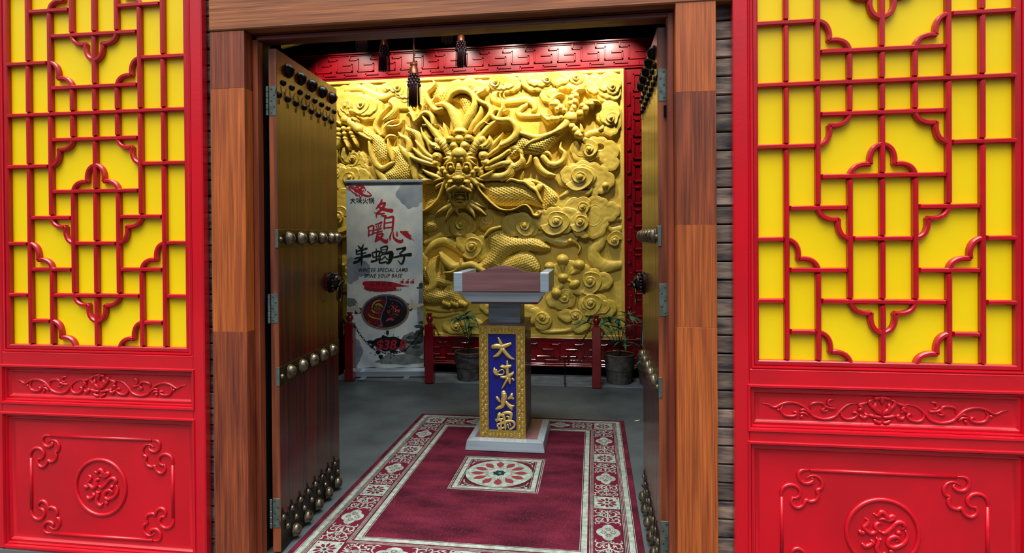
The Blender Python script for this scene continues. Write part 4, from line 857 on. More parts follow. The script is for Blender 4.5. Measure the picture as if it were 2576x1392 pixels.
# ------------------------------------------------------------------ red fret surround
fret = empty('fret_surround', (0, 0, 0), label='wine red surround with raised key fret around the relief', category='surround')
TX0, TX1, TZ0, TZ1 = GX0-.32, .62, .115, 3.575
for nm, b_ in (('top_board', (TX0, TX1, GZ1+.03, TZ1)), ('bottom_board', (TX0, TX1, TZ0, GZ0-.03)), ('side_board', (GX1+.03, TX1, GZ0-.03, GZ1+.03)), ('side_board', (TX0, GX0-.03, GZ0-.03, GZ1+.03))):
    bd = MB().box(b_[0], b_[1], YB-.012, 3.9, b_[2], b_[3]).build(nm, M_FRET, fret)
    ver = nm == 'side_board'
    if ver: a0, a1, c0, c1 = b_[2], b_[3], b_[0], b_[1]
    else: a0, a1, c0, c1 = b_[0], b_[1], b_[2], b_[3]
    cw = c1-c0; n = max(1, round((a1-a0)/.245)); per = (a1-a0)/n; e0 = c0+.10*cw; e1 = c1-.10*cw; eh = e1-e0; yr = YB-.012
    R_ = lambda u, v: (u, v)
    def bandseg(m, u0, v0, u1, v1, w_=.0095, d=.012):
        x0, x1 = sorted((u0, u1)); z0, z1 = sorted((v0, v1))
        if ver: x0, x1, z0, z1 = z0, z1, x0, x1
        m.box(x0-w_, x1+w_, yr-d, yr+.002, z0-w_, z1+w_, .003)
    full = MB()
    for (u0, v0, u1, v1) in ((a0+.008, c0+.008, a1-.008, c0+.008), (a0+.008, c1-.008, a1-.008, c1-.008)): bandseg(full, u0, v0, u1, v1, .008, .018)
    for (u0, v0, u1, v1) in ((a0+.03, c0+.03, a1-.03, c0+.03), (a0+.03, c1-.03, a1-.03, c1-.03)): bandseg(full, u0, v0, u1, v1, .005, .012)
    full.build('edge_moulding', M_FRET, bd)
    for k_ in range(n):
        u = lambda t: a0+(k_+t)*per
        v = (lambda t: e0+t*eh)
        m = MB()
        for p0, p1 in (((0, .85), (0, .30)), ((0, .30), (.72, .30)), ((.72, .30), (.72, .60)), ((.72, .60), (.30, .60)), ((.62, 1.0), (.62, .82)), ((.62, .82), (1.0, .82)), ((.38, .02), (.38, .14)), ((.38, .14), (.92, .14))):
            if u(p1[0]) > a1-.03: continue
            bandseg(m, u(p0[0]), v(p0[1]), u(p1[0]), v(p1[1]))
        m.build('fret_key', M_FRET, bd)
# ------------------------------------------------------------------ more materials
M_CREAM = mat('carpet_cream', (156, 166, 150), .95, rgb2=(118, 128, 116), scale=30, spec=.1, bump=.3, bscale=300)
M_BURG = mat('carpet_burgundy', (98, 26, 44), .9, rgb2=(54, 7, 21), scale=3.2, stretch=(1, 2.2, 1), contrast=(.32, .66), spec=.12, bump=.35, bscale=260, dust=((168, 84, 98), 240, .64))
M_BURG2 = mat('carpet_burgundy_pattern', (92, 20, 38), .95, spec=.1, bump=.3, bscale=300)
M_ROSE = mat('carpet_dusty_rose', (118, 48, 52), .95, spec=.1, bump=.3, bscale=300)
M_BLUEG = mat('carpet_dark_centre', (28, 44, 44), .95, spec=.1)
M_LAM = mat('walnut_laminate', (126, 86, 86), .4, rgb2=(100, 64, 66), scale=8, stretch=(.2, 1, 4), bump=.02, coat=.15)
M_SIL = mat('brushed_aluminium', (176, 190, 198), .32, metal=.45, rgb2=(158, 172, 182), scale=12, stretch=(.2, 1, 5))
M_STEEL = mat('grey_blue_steel', (136, 150, 162), .36, metal=.35, rgb2=(100, 112, 122), scale=10, stretch=(.3, 1, 6))
M_BLUE = mat('royal_blue_panel', (4, 14, 118), .5)
M_GOLD2 = mat('gold_leaf_relief', (206, 178, 92), .34, metal=.65, rgb2=(176, 142, 56), scale=60, bump=.1)
M_GOLDC = mat('gold_lettering', (222, 190, 112), .34, metal=.6)
M_POST = mat('dark_red_enamel', (126, 8, 20), .22, coat=.7, rgb2=(104, 4, 14), scale=5)
M_CHAIN = mat('black_chain', (26, 27, 30), .3, metal=.7)
M_WICK = mat('dark_wicker', (98, 94, 90), .6, rgb2=(60, 56, 54), scale=20)
M_RIMW = mat('brown_wicker_rim', (112, 72, 46), .6)
M_LEAFG = mat('palm_leaf', (84, 136, 98), .36, rgb2=(44, 92, 60), scale=9, spec=.5, rand=.3)
M_STEM = mat('palm_stem', (40, 48, 28), .6)
M_SOIL = mat('potting_soil', (26, 20, 16), .95)
M_TAS = mat('dark_maroon_silk', (60, 10, 12), .4, rgb2=(30, 6, 8), scale=80)
M_TASC = mat('copper_thread', (120, 58, 30), .35, metal=.5)
M_YLAMP = mat('yellow_lantern_silk', (206, 178, 40), .6)
M_CAB = mat('dark_cabinet_wood', (54, 14, 12), .35, coat=.4)
M_FAB = mat('grey_blue_upholstery', (112, 136, 150), .9, rgb2=(92, 116, 130), scale=80, bump=.2)
M_PAPER = mat('banner_wash', (226, 230, 222), .6, rgb2=(176, 190, 198), scale=3.0, contrast=(.38, .62), detail=6)
M_INKP = mat('ink_wash_blue', (112, 126, 144), .6, rgb2=(150, 160, 168), scale=6, contrast=(.3, .7))
M_INKG = mat('ink_wash_green', (86, 98, 92), .6, rgb2=(134, 142, 138), scale=9, contrast=(.35, .65))
M_INKD = mat('ink_dark', (30, 38, 38), .6, rgb2=(66, 76, 74), scale=12, contrast=(.4, .65))
M_INK = mat('black_ink', (10, 10, 12), .55); M_REDP = mat('red_print', (176, 22, 44), .55)
M_PR = {k: mat('print_'+k, c, .5) for k, c in dict(soup=(96, 8, 22), broth=(16, 4, 10), rim=(40, 36, 60), gold=(150, 132, 104), pale=(196, 184, 160), green=(120, 160, 60), chili=(190, 50, 30), yellow=(206, 170, 50), pink=(176, 60, 110), meat=(130, 84, 70), blue=(92, 104, 150)).items()}
# ------------------------------------------------------------------ carpet (print = thin coloured pile laid on the pile)
CX0, CX1, CY0, CY1, CT = -1.462, .228, .0, 2.335, .009
rug = empty('carpet', (0, 0, 0), label='burgundy patterned carpet with cream floral border in the doorway', category='carpet')
MB().box(CX0, CX1, CY0, CY1, 0.0, CT, .003).build('pile_field', M_BURG, rug)
def rect(m, x0, x1, y0, y1, z): m.add([(x0, y0, z), (x1, y0, z), (x1, y1, z), (x0, y1, z)], [(0, 1, 2, 3)])
def ring(m, d0, d1, z):
    a = (CX0+d0, CX1-d0, CY0+d0, CY1-d0); b = (CX0+d1, CX1-d1, CY0+d1, CY1-d1)
    v = [(a[0], a[2], z), (a[1], a[2], z), (a[1], a[3], z), (a[0], a[3], z), (b[0], b[2], z), (b[1], b[2], z), (b[1], b[3], z), (b[0], b[3], z)]
    m.add(v, [(i, (i+1) % 4, 4+(i+1) % 4, 4+i) for i in range(4)])
def flat_mesh(m, name, mt, parent, **k): return m.build(name, mt, parent, **k)
m = MB()
for d0, d1 in ((.034, .037), (.041, .068), (.072, .075), (.080, .083), (.088, .0905), (.243, .2455), (.250, .253), (.258, .261), (.272, .300), (.305, .308)): ring(m, d0, d1, CT+.0004)
m.build('cream_stripe', M_CREAM, rug)
def ribbon(m, pts, z, sub=4, closed=False, T=lambda x, y: (x, y)):
    P = spline(pts, sub, closed); n = len(P); v = []; fs = []
    for i, p in enumerate(P):
        a = P[max(0, i-1)]; b = P[min(n-1, i+1)]; t = np.array([b[0]-a[0], b[1]-a[1]]); t /= np.linalg.norm(t)+1e-9; nn = (-t[1]*p[2], t[0]*p[2])
        for s_ in (1, -1):
            q = T(p[0]+nn[0]*s_, p[1]+nn[1]*s_); v.append((q[0], q[1], z))
    for i in range(n-1): fs.append((2*i, 2*i+1, 2*i+3, 2*i+2))
    m.add(v, fs)
def disc(m, x, y, rx, ry, z, n=20, rot=0):
    c, s = math.cos(rot), math.sin(rot)
    m.add([(x+rx*math.cos(a)*c-ry*math.sin(a)*s, y+rx*math.cos(a)*s+ry*math.sin(a)*c, z) for a in [2*math.pi*k/n for k in range(n)]], [tuple(range(n))])
def petal(m, x, y, a, r0, r1, w, z):
    c, s = math.cos(a), math.sin(a); P = [(r0, 0), (r0+(r1-r0)*.35, w*.8), (r0+(r1-r0)*.65, w), (r0+(r1-r0)*.88, w*.45), (r1, 0), (r0+(r1-r0)*.88, -w*.45), (r0+(r1-r0)*.65, -w), (r0+(r1-r0)*.35, -w*.8)]
    m.add([(x+u*c-v*s, y+u*s+v*c, z) for u, v in P], [tuple(range(8))])
def flower(m, x, y, R, z, n=10):
    for k in range(n): petal(m, x, y, 2*math.pi*k/n+.3, R*.28, R, R*.16, z)
# flower squares and scroll panels (local, centred)
m = MB(); m.cur = 0; rect(m, -.070, .070, -.074, .074, .0008); m.cur = 1; flower(m, 0, 0, .058, .0012); m.cur = 2; disc(m, 0, 0, .010, .010, .0014, 10); m.cur = 1
for a in range(4): petal(m, 0, 0, math.pi/4+a*math.pi/2, .074, .088, .006, .0012)
ME_SQ = m.mesh('flower_square', [M_CREAM, M_BURG2, M_BLUEG])
m = MB(); W2, H2 = .070, .235
m.cur = 0; rect(m, -W2, W2, -H2, H2, .0006); m.cur = 1
qf = [(.060*(.72+.28*abs(math.cos(2*a)))*math.cos(a)*1.0, .075*(.72+.28*abs(math.cos(2*a)))*math.sin(a)) for a in np.linspace(0, 2*math.pi, 48, endpoint=False)]
m.add([(x, y, .001) for x, y in qf], [tuple(range(48))]); m.cur = 0
for sx_, sy_ in ((1, 0), (-1, 0), (0, 1), (0, -1)): flower(m, sx_*.024, sy_*.030, .017, .0014, 8)
m.cur = 1
rr3 = random.Random(5)
CUR = [[(0, .085, .002), (.02, .10, .004), (.05, .10, .004), (.062, .125, .0035), (.045, .14, .003), (.035, .128, .002)],
       [(0, .10, .003), (-.0, .14, .004), (.03, .16, .004), (.05, .185, .0035), (.03, .205, .003), (.018, .19, .002)],
       [(.03, .16, .003), (.058, .165, .003), (.066, .15, .002)], [(.0, .14, .003), (.0, .18, .003), (.0, .225, .002)], [(.05, .185, .003), (.064, .2, .003), (.058, .225, .002)],
       [(.0, .20, .003), (.02, .222, .003), (.045, .222, .002)], [(.05, .10, .003), (.066, .09, .003), (.060, .07, .002)], [(.02, .115, .003), (.03, .12, .0035), (.02, .14, .002)], [(.01, .155, .002), (.012, .17, .004), (.005, .18, .002)]]
for sx_ in (1, -1):
    for sy_ in (1, -1):
        for c_ in CUR: ribbon(m, c_, .001, 4, T=lambda x, y: (x*sx_, y*sy_))
        for q in range(22): petal(m, sx_*rr3.uniform(.008, .062), sy_*rr3.uniform(.085, .225), rr3.uniform(0, 6.28), 0, .016, .004, .0011)
ME_PN = m.mesh('scroll_panel', [M_BURG2, M_CREAM])
d_ = .167
xs_ = (CX0+d_, CX1-d_); ys_ = (CY0+d_, CY1-d_)
LX, LY = xs_[1]-xs_[0], ys_[1]-ys_[0]
for x in xs_:
    for k in range(4): inst(ME_SQ, 'flower_square', rug, (x, ys_[0]+k*LY/3, CT))
    for k in range(3): inst(ME_PN, 'scroll_panel', rug, (x, ys_[0]+(k+.5)*LY/3, CT), sc=(1, (LY/3-.16)/(2*H2), 1))
for y in ys_:
    for k in (1,): inst(ME_SQ, 'flower_square', rug, (xs_[0]+k*LX/2, y, CT), (0, 0, math.pi/2))
    for k in range(2): inst(ME_PN, 'scroll_panel', rug, (xs_[0]+(k+.5)*LX/2, y, CT), (0, 0, math.pi/2), sc=(1, (LX/2-.16)/(2*H2), 1))
m = MB()
mx, my, mh = -.606, 1.17, .272
for d0, d1 in ((0, .004), (.010, .014), (.022, .05), (.056, .059)):
    v = []
    for h_ in (mh-d0, mh-d1): v += [(mx-h_, my-h_*.97, CT+.0006), (mx+h_, my-h_*.97, CT+.0006), (mx+h_, my+h_*.97, CT+.0006), (mx-h_, my+h_*.97, CT+.0006)]
    m.add(v, [(i, (i+1) % 4, 4+(i+1) % 4, 4+i) for i in range(4)])
disc(m, mx, my, .212, .206, CT+.0008, 48)
for sx_ in (1, -1):
    for sy_ in (1, -1):
        for c_ in ([(.20, .12, .003), (.19, .16, .004), (.16, .19, .004), (.12, .20, .002)], [(.19, .16, .003), (.175, .175, .004), (.185, .19, .003)], [(.20, .19, .004), (.19, .20, .006), (.20, .205, .002)], [(.16, .19, .003), (.15, .2, .003), (.165, .205, .002)]):
            ribbon(m, c_, CT+.0008, 4, T=lambda x, y: (mx+x*sx_, my+y*sy_))
m.cur = 1
for k in range(12): petal(m, mx, my, 2*math.pi*k/12+.1, .085, .182, .026, CT+.0011); 
for k in range(36): a = 2*math.pi*k/36; petal(m, mx, my, a, .070, .088, .0025, CT+.0011)
m.cur = 2
for k in range(7): petal(m, mx, my, k*.9+.2, .004, .045, .014, CT+.0012)
m.cur = 0; disc(m, mx+.005, my, .010, .008, CT+.0014, 10)
m.build('centre_medallion', [M_CREAM, M_ROSE, M_BLUEG], rug)
# ------------------------------------------------------------------ reception lectern
pod = empty('lectern', (0, 0, 0), label='lectern with blue and gold front panel standing on the carpet', category='lectern')
z0 = CT+.0018
m = MB()
def frust(m, x0, x1, y0, y1, z0, X0, X1, Y0, Y1, z1):
    m.add([(x0, y0, z0), (x1, y0, z0), (x1, y1, z0), (x0, y1, z0), (X0, Y0, z1), (X1, Y0, z1), (X1, Y1, z1), (X0, Y1, z1)], [(3, 2, 1, 0), (4, 5, 6, 7)]+[(i, (i+1) % 4, 4+(i+1) % 4, 4+i) for i in range(4)])
frust(m, -.906, -.348, 1.53, 2.09, z0+.004, -.896, -.358, 1.54, 2.08, .078)
m.build('base_skirt', M_SIL, pod); m = MB(); frust(m, -.896, -.358, 1.54, 2.08, .078, -.850, -.404, 1.585, 2.035, .088); m.build('base_bevel', M_SIL, pod)
MB().box(-.85, -.404, 1.585, 2.035, .07, .0885).build('base_top', M_LAM, pod)
MB().box(-.90, -.354, 1.535, 2.085, z0-.001, z0+.004).build('base_edge', M_POST, pod)
MB().box(-.808, -.492, 1.612, 2.03, .088, .872, .002).build('column', M_LAM, pod)
MB().box(-.812, -.488, 1.604, 2.034, .872, .884, .002).build('column_cap', M_LAM, pod)
# gold framed panel
fy = 1.600
gf = MB(); 
for b_ in ((-.812, -.750, .084, .878), (-.551, -.489, .084, .878), (-.750, -.551, .084, .138), (-.750, -.551, .822, .878)): gf.box(b_[0], b_[1], fy, fy+.014, b_[2], b_[3])
gfo = gf.build('gold_frame', M_GOLD2, pod)
frame_ring(-.814, -.487, .082, .880, [(0, fy+.012), (0, fy-.004), (.005, fy-.004), (.005, fy+.001)]).build('frame_edge', M_GOLD2, gfo)
frame_ring(-.755, -.546, .133, .827, [(0, fy+.001), (0, fy-.004), (.005, fy-.004), (.006, fy+.008)]).build('frame_edge', M_GOLD2, gfo)
cl = MB(); rr4 = random.Random(9)
rfy = Matrix.Rotation(math.radians(90), 3, 'X')
def gcl(x, z, r):
    cl.lathe([(r, 0), (r*.92, .0035), (r*.78, .003), (r*.70, .0012), (r*.56, .005), (r*.42, .004), (r*.34, .0018), (r*.22, .006), (1e-4, .0075)], 14, (x, fy, z), rfy)
for cx_ in (-.781, -.520):
    k = 0; z = .105
    while z < .865:
        gcl(cx_+(.010 if k % 2 else -.010), z, .0165); gcl(cx_+(-.016 if k % 2 else .016), z+.012, .010); z += .0285; k += 1
for cz_ in (.110, .850):
    for k in range(8): gcl(-.737+k*.0245, cz_+(.007 if k % 2 else -.007), .0145)
cl.build('cloud_relief', M_GOLD2, gfo, True)
MB().box(-.752, -.549, fy+.006, fy+.013, .136, .824).build('blue_panel', M_BLUE, pod)
def fI(x, y): p = at(1220+x/4.64, 820+y/4.64, Y=fy); return p[0], p[2]
DA = [[(155, 140, 9), (175, 180, 17), (190, 225, 22), (200, 270, 22)], [(95, 245, 24), (140, 238, 28), (200, 245, 26), (260, 225, 22), (295, 212, 17)], [(200, 270, 24), (175, 310, 20), (140, 345, 18), (103, 360, 9)], [(205, 270, 24), (240, 315, 22), (275, 355, 20), (310, 380, 14), (350, 390, 3)]]
WEI = [[(110, 500, 12), (112, 535, 18), (128, 560, 18), (148, 575, 10)], [(130, 515, 10), (150, 540, 8), (185, 515, 6), (215, 520, 6), (222, 545, 6), (205, 568, 7), (165, 572, 8), (150, 560, 6)],
       [(258, 412, 7), (262, 450, 14), (262, 500, 18), (265, 560, 18), (285, 620, 18), (290, 665, 14)], [(185, 478, 8), (215, 485, 14), (260, 480, 22), (298, 470, 14)], [(185, 470, 5), (200, 462, 5), (230, 468, 5)],
       [(190, 600, 12), (240, 600, 16), (290, 580, 20), (325, 555, 14), (330, 535, 3)], [(270, 610, 18), (240, 660, 12), (215, 705, 9), (193, 738, 3)], [(318, 618, 9), (335, 632, 11)]]
HUO = [[(140, 838, 14), (155, 860, 16), (175, 885, 11)], [(315, 800, 15), (305, 830, 18), (275, 850, 12)], [(300, 835, 16), (330, 850, 12)], [(218, 785, 28), (225, 830, 32), (215, 890, 28), (205, 935, 22), (165, 955, 18), (132, 970, 11)], [(240, 880, 12), (270, 920, 20), (300, 950, 24), (315, 980, 10)], [(300, 940, 20), (338, 935, 8)]]
GUO = [[(170, 1035, 22), (155, 1080, 16), (140, 1110, 14)], [(175, 1035, 18), (215, 1055, 12)], [(130, 1100, 12), (180, 1095, 14), (215, 1085, 8)], [(145, 1150, 10), (190, 1140, 13), (240, 1120, 16), (300, 1110, 14), (340, 1130, 14), (345, 1165, 12), (325, 1190, 12), (290, 1210, 10)], [(185, 1100, 12), (190, 1150, 12), (180, 1195, 13), (160, 1210, 9)], [(145, 1165, 10), (160, 1195, 9)],
       [(215, 1030, 14), (225, 1080, 16), (235, 1130, 15), (238, 1190, 14), (240, 1210, 7)], [(215, 1020, 14), (260, 1015, 18), (305, 1025, 20), (305, 1070, 16), (295, 1100, 10)], [(255, 1060, 9), (280, 1065, 9), (278, 1090, 7)], [(265, 1150, 9), (275, 1190, 9)], [(290, 1140, 8), (300, 1165, 8)], [(215, 1190, 9), (180, 1205, 9)]]
kk_ = (at(1221, 900, Y=fy)[0]-at(1220, 900, Y=fy)[0])/4.64
for nm, G in (('da', DA), ('wei', WEI), ('huo', HUO), ('guo', GUO)):
    m = MB()
    for st in G:
        P = spline([(*fI(x, y), r*kk_*1.05) for x, y, r in st], 4)
        m.tube([(p[0], fy-.001, p[1]) for p in P], [max(.0008, p[2]) for p in P], 10, flat=.55, nrm=(0, 1, 0))
        for p in (P[0], P[-1]): m.ball((p[0], fy-.001, p[1]), (max(.0008, p[2]), max(.0008, p[2])*.55, max(.0008, p[2])), 10, 6)
    m.build('gold_character', M_GOLDC, pod, True)
MB().box(-.760, -.528, 1.68, 1.93, .884, 1.07, .002).build('neck', M_STEEL, pod)
m = MB(); frust(m, -.868, -.384, 1.508, 1.93, 1.058, -.937, -.335, 1.497, 1.965, 1.126); m.build('desk_tray', M_SIL, pod)
MB().box(-.86, -.39, 1.55, 1.97, 1.038, 1.060, .002).build('desk_underside', M_LAM, pod)
bt = [(165, 122), (215, 121), (260, 117), (295, 106), (335, 90), (375, 78), (430, 72), (480, 79), (530, 95), (565, 110), (600, 117), (662, 117)]
top = [(float(at(1100+x/2.578, 640+y/2.578, Y=1.5)[0]), float(at(1100+x/2.578, 640+y/2.578, Y=1.5)[2])) for x, y in bt]
poly = [(-.908, 1.130)]+top+[(-.367, 1.134)]
m = MB(); m.prism(poly, lambda x, z: (x, 1.488, z), lambda x, z: (x, 1.512, z)); m.build('front_board', M_LAM, pod)
for a_, b_ in ((-.971, -.908), (-.367, -.306)): MB().box(a_, b_, 1.486, 1.975, 1.128, 1.262, .003).build('corner_cheek', M_SIL, pod)
MB().box(-.908, -.367, 1.512, 1.97, 1.126, 1.142).build('desk_top', M_LAM, pod)
MB().box(-.425, -.395, 1.548, 1.550, 1.040, 1.056).build('red_sticker', M_REDP, pod)
# ------------------------------------------------------------------ red posts with chain
def post_proto(x, y, label):
    r = empty('barrier_post', (x, y, .006), label=label, category='post', group=None) if False else empty('barrier_post', (x, y, .006))
    tag(r, label, 'post', 'red chain posts')
    MB().box(-.045, .045, -.045, .045, 0, .60, .006).build('shaft', M_POST, r)
    MB().lathe([(.036, .596), (.036, .606), (.022, .614), (.019, .622), (.030, .634), (.037, .650), (.037, .664), (.028, .682), (.020, .690), (.020, .697), (.029, .703), (.029, .716), (.022, .720), (1e-4, .721)], 22).build('finial', M_POST, r, 'auto')
    for s_ in (-1, 1): MB().tube([(s_*.046+s_*.010*(1-math.cos(a)), 0, .565+.009*math.sin(a)) for a in np.linspace(0, 2*math.pi, 12, endpoint=False)], .0022, 6, True).build('hook', M_CHAIN, r, True)
    return r
p1 = post_proto(-2.555, 3.392, 'red chain post in front of the banner, left edge')
for x_, lb in ((-1.690, 'red chain post beside the right edge of the banner'), (-.84, 'red chain post hidden behind the lectern'), (.015, 'red chain post in front of the right potted palm')):
    c = copy_tree(p1); c.location = (x_, 3.392, .006); c['label'] = lb
LK = MB().tube([(.0125*math.cos(a)+(.0065 if math.cos(a) > 0 else -.0065), .0085*math.sin(a), 0) for a in np.linspace(0, 2*math.pi, 16, endpoint=False)], .0029, 6, True).mesh('chain_link', M_CHAIN, True)
def chain(pts, label, step=.0305):
    root = empty('chain', (0, 0, 0), label=label, category='chain', group='black chains between the red posts')
    P = [Vector(p) for p in spline(pts, 30)]; acc = 0; last = P[0]; k = 0; nxt = 0
    tot = 0
    for a, b in zip(P[:-1], P[1:]):
        d = (b-a).length
        while acc+d >= nxt:
            t = (nxt-acc)/max(d, 1e-6); c = a+(b-a)*t; dr = (b-a).normalized()
            q = dr.to_track_quat('X', 'Z'); o = inst(LK, 'chain_link', root, c); o.rotation_mode = 'QUATERNION'
            from mathutils import Quaternion
            o.rotation_quaternion = q @ Quaternion((1, 0, 0), math.radians(45 if k % 2 else -45)); k += 1; nxt += step
        acc += d
    return root
yc = 3.392
def cp(px, py): p = at(px, py, Y=yc); return (p[0], yc, p[2])
f2 = lambda x, y: cp(860+x/5.354, 700+y/5.354)
f6 = lambda x, y: cp(1040+x/4.293, 740+y/4.293)
chain([(-2.497, yc, .571), f2(230, 740), f2(330, 865), f2(450, 965), f2(650, 1020), f2(860, 960), f2(1000, 810), (-1.748, yc, .571)], 'black chain sagging across the front of the banner')
chain([(-1.632, yc, .571), f6(330, 530), f6(460, 640), f6(580, 690), f6(740, 672), (-1.06, yc, .43), (-.898, yc, .571)], 'black chain dipping in front of the left potted palm')
chain([(-.782, yc, .571), (-.74, yc, .52), f6(1275, 535), f6(1380, 600), f6(1490, 670), f6(1580, 705), f6(1645, 705)], 'black chain running down from behind the lectern')
chain([(-.042, yc, .571), f6(1870, 435), f6(1790, 570), f6(1720, 640), f6(1650, 690)], 'black chain climbing to the right post')
chain([f6(1640, 700), f6(1740, 718), f6(1830, 700), f6(1925, 645)], 'short loop of black chain left of the right post')
chain([f6(1638, 720), f6(1636, 850), f6(1638, 920), f6(1640, 985), f6(1650, 1002)], 'black chain end hanging down to the floor')
chain([(.073, yc, .571), f6(2055, 425), f6(2035, 470), f6(2030, 500)], 'chain stub hooked on the right side of the right post')
chain([(-2.613, yc, .571), (-2.65, yc, .51), (-2.69, yc, .46)], 'black chain leading off behind the left door leaf')
# ------------------------------------------------------------------ wicker pots with palms
def wicker(x, y, label, s=1.0):
    r = empty('wicker_pot', (x, y, .006)); tag(r, label, 'pot', 'dark wicker plant pots'); r.scale = (s, s, s)
    nu, nv = 132, 44; v = []; fs = []
    for j in range(nv+1):
        h = .285*j/nv
        R_ = .122+.012*(h/.13) if h < .13 else .140+.010*((h-.13)/.155)
        for k in range(nu):
            a = 2*math.pi*k/nu; b = (.0042*math.cos(math.pi*k/2.0)*(1 if (j//1) % 2 else -1))+(.0018 if k % 4 == 0 else 0)
            v.append(((R_+b)*math.cos(a), (R_+b)*math.sin(a), h))
    for j in range(nv):
        for k in range(nu): fs.append((j*nu+k, j*nu+(k+1) % nu, (j+1)*nu+(k+1) % nu, (j+1)*nu+k))
    fs.append(tuple(range(nu))[::-1])
    MB().add(v, fs).build('woven_body', M_WICK, r, True)
    rm = MB()
    for d in (0, 1): rm.tube([((.150)*math.cos(a), .150*math.sin(a), .288+.004*math.sin(a*26+d*math.pi)) for a in np.linspace(0, 2*math.pi, 160, endpoint=False)], .006, 6, True)
    rm.build('braided_rim', M_RIMW, r, True)
    MB().lathe([(.146, .255), (.08, .262), (1e-4, .265)], 20).build('soil', M_SOIL, r, True)
    return r
pots = [wicker(-1.315, 3.585, 'dark wicker pot left of the lectern'), wicker(.247, 3.62, 'dark wicker pot behind the right chain post'), wicker(.575, 3.60, 'dark wicker pot partly hidden by the right door leaf')]
rr5 = random.Random(21)
def blade(L_, w_, droop):
    v = []; fs = []; n = 8
    for i in range(n+1):
        t = i/n; wd = w_*math.sin(math.pi*min(1, .12+t*.88)**.8)*(1 if t < 1 else .02)
        x = L_*t*(1-.25*droop*t); z = -droop*L_*t*t*.7
        v += [(x, -wd, z+wd*.35), (x, 0, z), (x, wd, z+wd*.35)]
    for i in range(n): fs += [(3*i, 3*i+1, 3*i+4, 3*i+3), (3*i+1, 3*i+2, 3*i+5, 3*i+4)]
    return MB().add(v, fs).mesh('leaf', M_LEAFG, True)
BL = [blade(.20, .0135, .3), blade(.24, .015, .55), blade(.21, .016, .85), blade(.17, .012, .15)]
def palm(x, y, heads, label, lmul=1.0):
    r = empty('potted_palm', (x, y, .27)); tag(r, label, 'palm')
    for hx, hz, hy, n in heads:
        lx, lz = hx-x, hz-.27; ly = hy
        st = spline([(lx*.12, ly*.1, -.008), (lx*.25, ly*.3, lz*.45), (lx*.7, ly*.8, lz*.85), (lx, ly, lz)], 5)
        MB().tube([tuple(p) for p in st], [.0045-.002*i/len(st) for i in range(len(st))], 6).build('stem', M_STEM, r, True)
        base = math.atan2(ly, lx)
        n += 5
        for k in range(n):
            az = base+(k/(max(1, n-1))-.5)*5.4+rr5.uniform(-.12, .12); el = rr5.uniform(-.25, .75)
            s_ = rr5.uniform(.75, 1.12)*lmul*(.55 if math.sin(az) > .25 else 1)
            o = inst(BL[rr5.randrange(4)], 'leaf', r, (lx, ly, lz), (rr5.uniform(-.3, .3), -el, az), (s_, s_, s_))
    return r
def hp(px, py, Y): p = at(px, py, Y=Y); return p[0], p[2]
def heads(L_): return [(*hp(px, py, Y), Y-yb, n) for px, py, Y, n, yb in L_]
palm(-1.315, 3.585, heads([(1165, 797, 3.50, 8, 3.585), (1178, 802, 3.42, 8, 3.585), (1190, 822, 3.5, 7, 3.585), (1150, 806, 3.46, 6, 3.585), (1183, 795, 3.62, 6, 3.585)]), 'green potted palm left of the lectern')
palm(.247, 3.62, heads([(1478, 812, 3.5, 6, 3.62), (1535, 812, 3.52, 8, 3.62), (1555, 805, 3.58, 8, 3.62), (1582, 795, 3.55, 8, 3.62), (1560, 830, 3.48, 7, 3.62), (1515, 815, 3.6, 6, 3.62), (1570, 862, 3.5, 5, 3.62)]), 'green potted palm behind the right chain post')
palm(.575, 3.60, heads([(1632, 870, 3.5, 6, 3.6), (1618, 905, 3.45, 5, 3.6)]), 'small palm mostly hidden behind the right door leaf', .6)
# ------------------------------------------------------------------ roll-up banner
A = np.array([-2.655, 3.525]); B = np.array([-1.822, 3.640])
ban_a = math.atan2(B[1]-A[1], B[0]-A[0]); BWD = float(np.linalg.norm(B-A)); BH = 2.075
ban = empty('roll_up_banner', (A[0], A[1], .006), ban_a, label='tall roll-up banner advertising winter special lamb spine soup base', category='banner')
_n = np.array([-math.sin(ban_a), math.cos(ban_a), 0])
def bp_(px, py):
    """photo px -> (u along the banner, v height above its foot)"""
    d = FW+RT*((px-1288)/F)-UPV*((py-CYP)/F); t = ((np.array([A[0], A[1], 0])-C0)@_n)/(d@_n); p = C0+d*t
    return float((p[:2]-A)@np.array([math.cos(ban_a), math.sin(ban_a)])), float(p[2]-.006)
b1 = lambda x, y: bp_(860+x/4.973, 440+y/4.973)
b2_ = lambda x, y: bp_(860+x/5.354, 700+y/5.354)
BK = (b1(1000, 500)[0]-b1(0, 500)[0])/1000
V0, V1 = b2_(600, 1250)[1], b1(500, 95)[1]
MB().box(.012, BWD-.008, -.001, .001, .075, V1).build('printed_sheet', M_PAPER, ban)
MB().box(0, BWD+.004, -.012, .012, V1-.004, V1+.028, .005).build('top_rail', M_SIL, ban)
m = MB(); m.prism([(-.055, .0), (.055, .0), (.055, .055), (.035, .085), (-.035, .085), (-.055, .055)], lambda y, z: (-.01, y, z+.012), lambda y, z: (BWD+.01, y, z+.012)); m.build('base_cassette', M_SIL, ban)
for u in (.20, .66): MB().box(u-.03, u+.03, -.16, -.04, .0, .012, .003).build('foot', M_SIL, ban)
lay = [0]; jit = [0]
def pm(fn, mt, name, **k):
    lay[0] += 1; y = -.0012-.00006*lay[0]; m = MB(); fn(m, y); return m.build(name, mt, ban, **k)
def bpoly(m, pts, y): m.add([(p[0], y, p[1]) for p in pts], [tuple(range(len(pts)))])
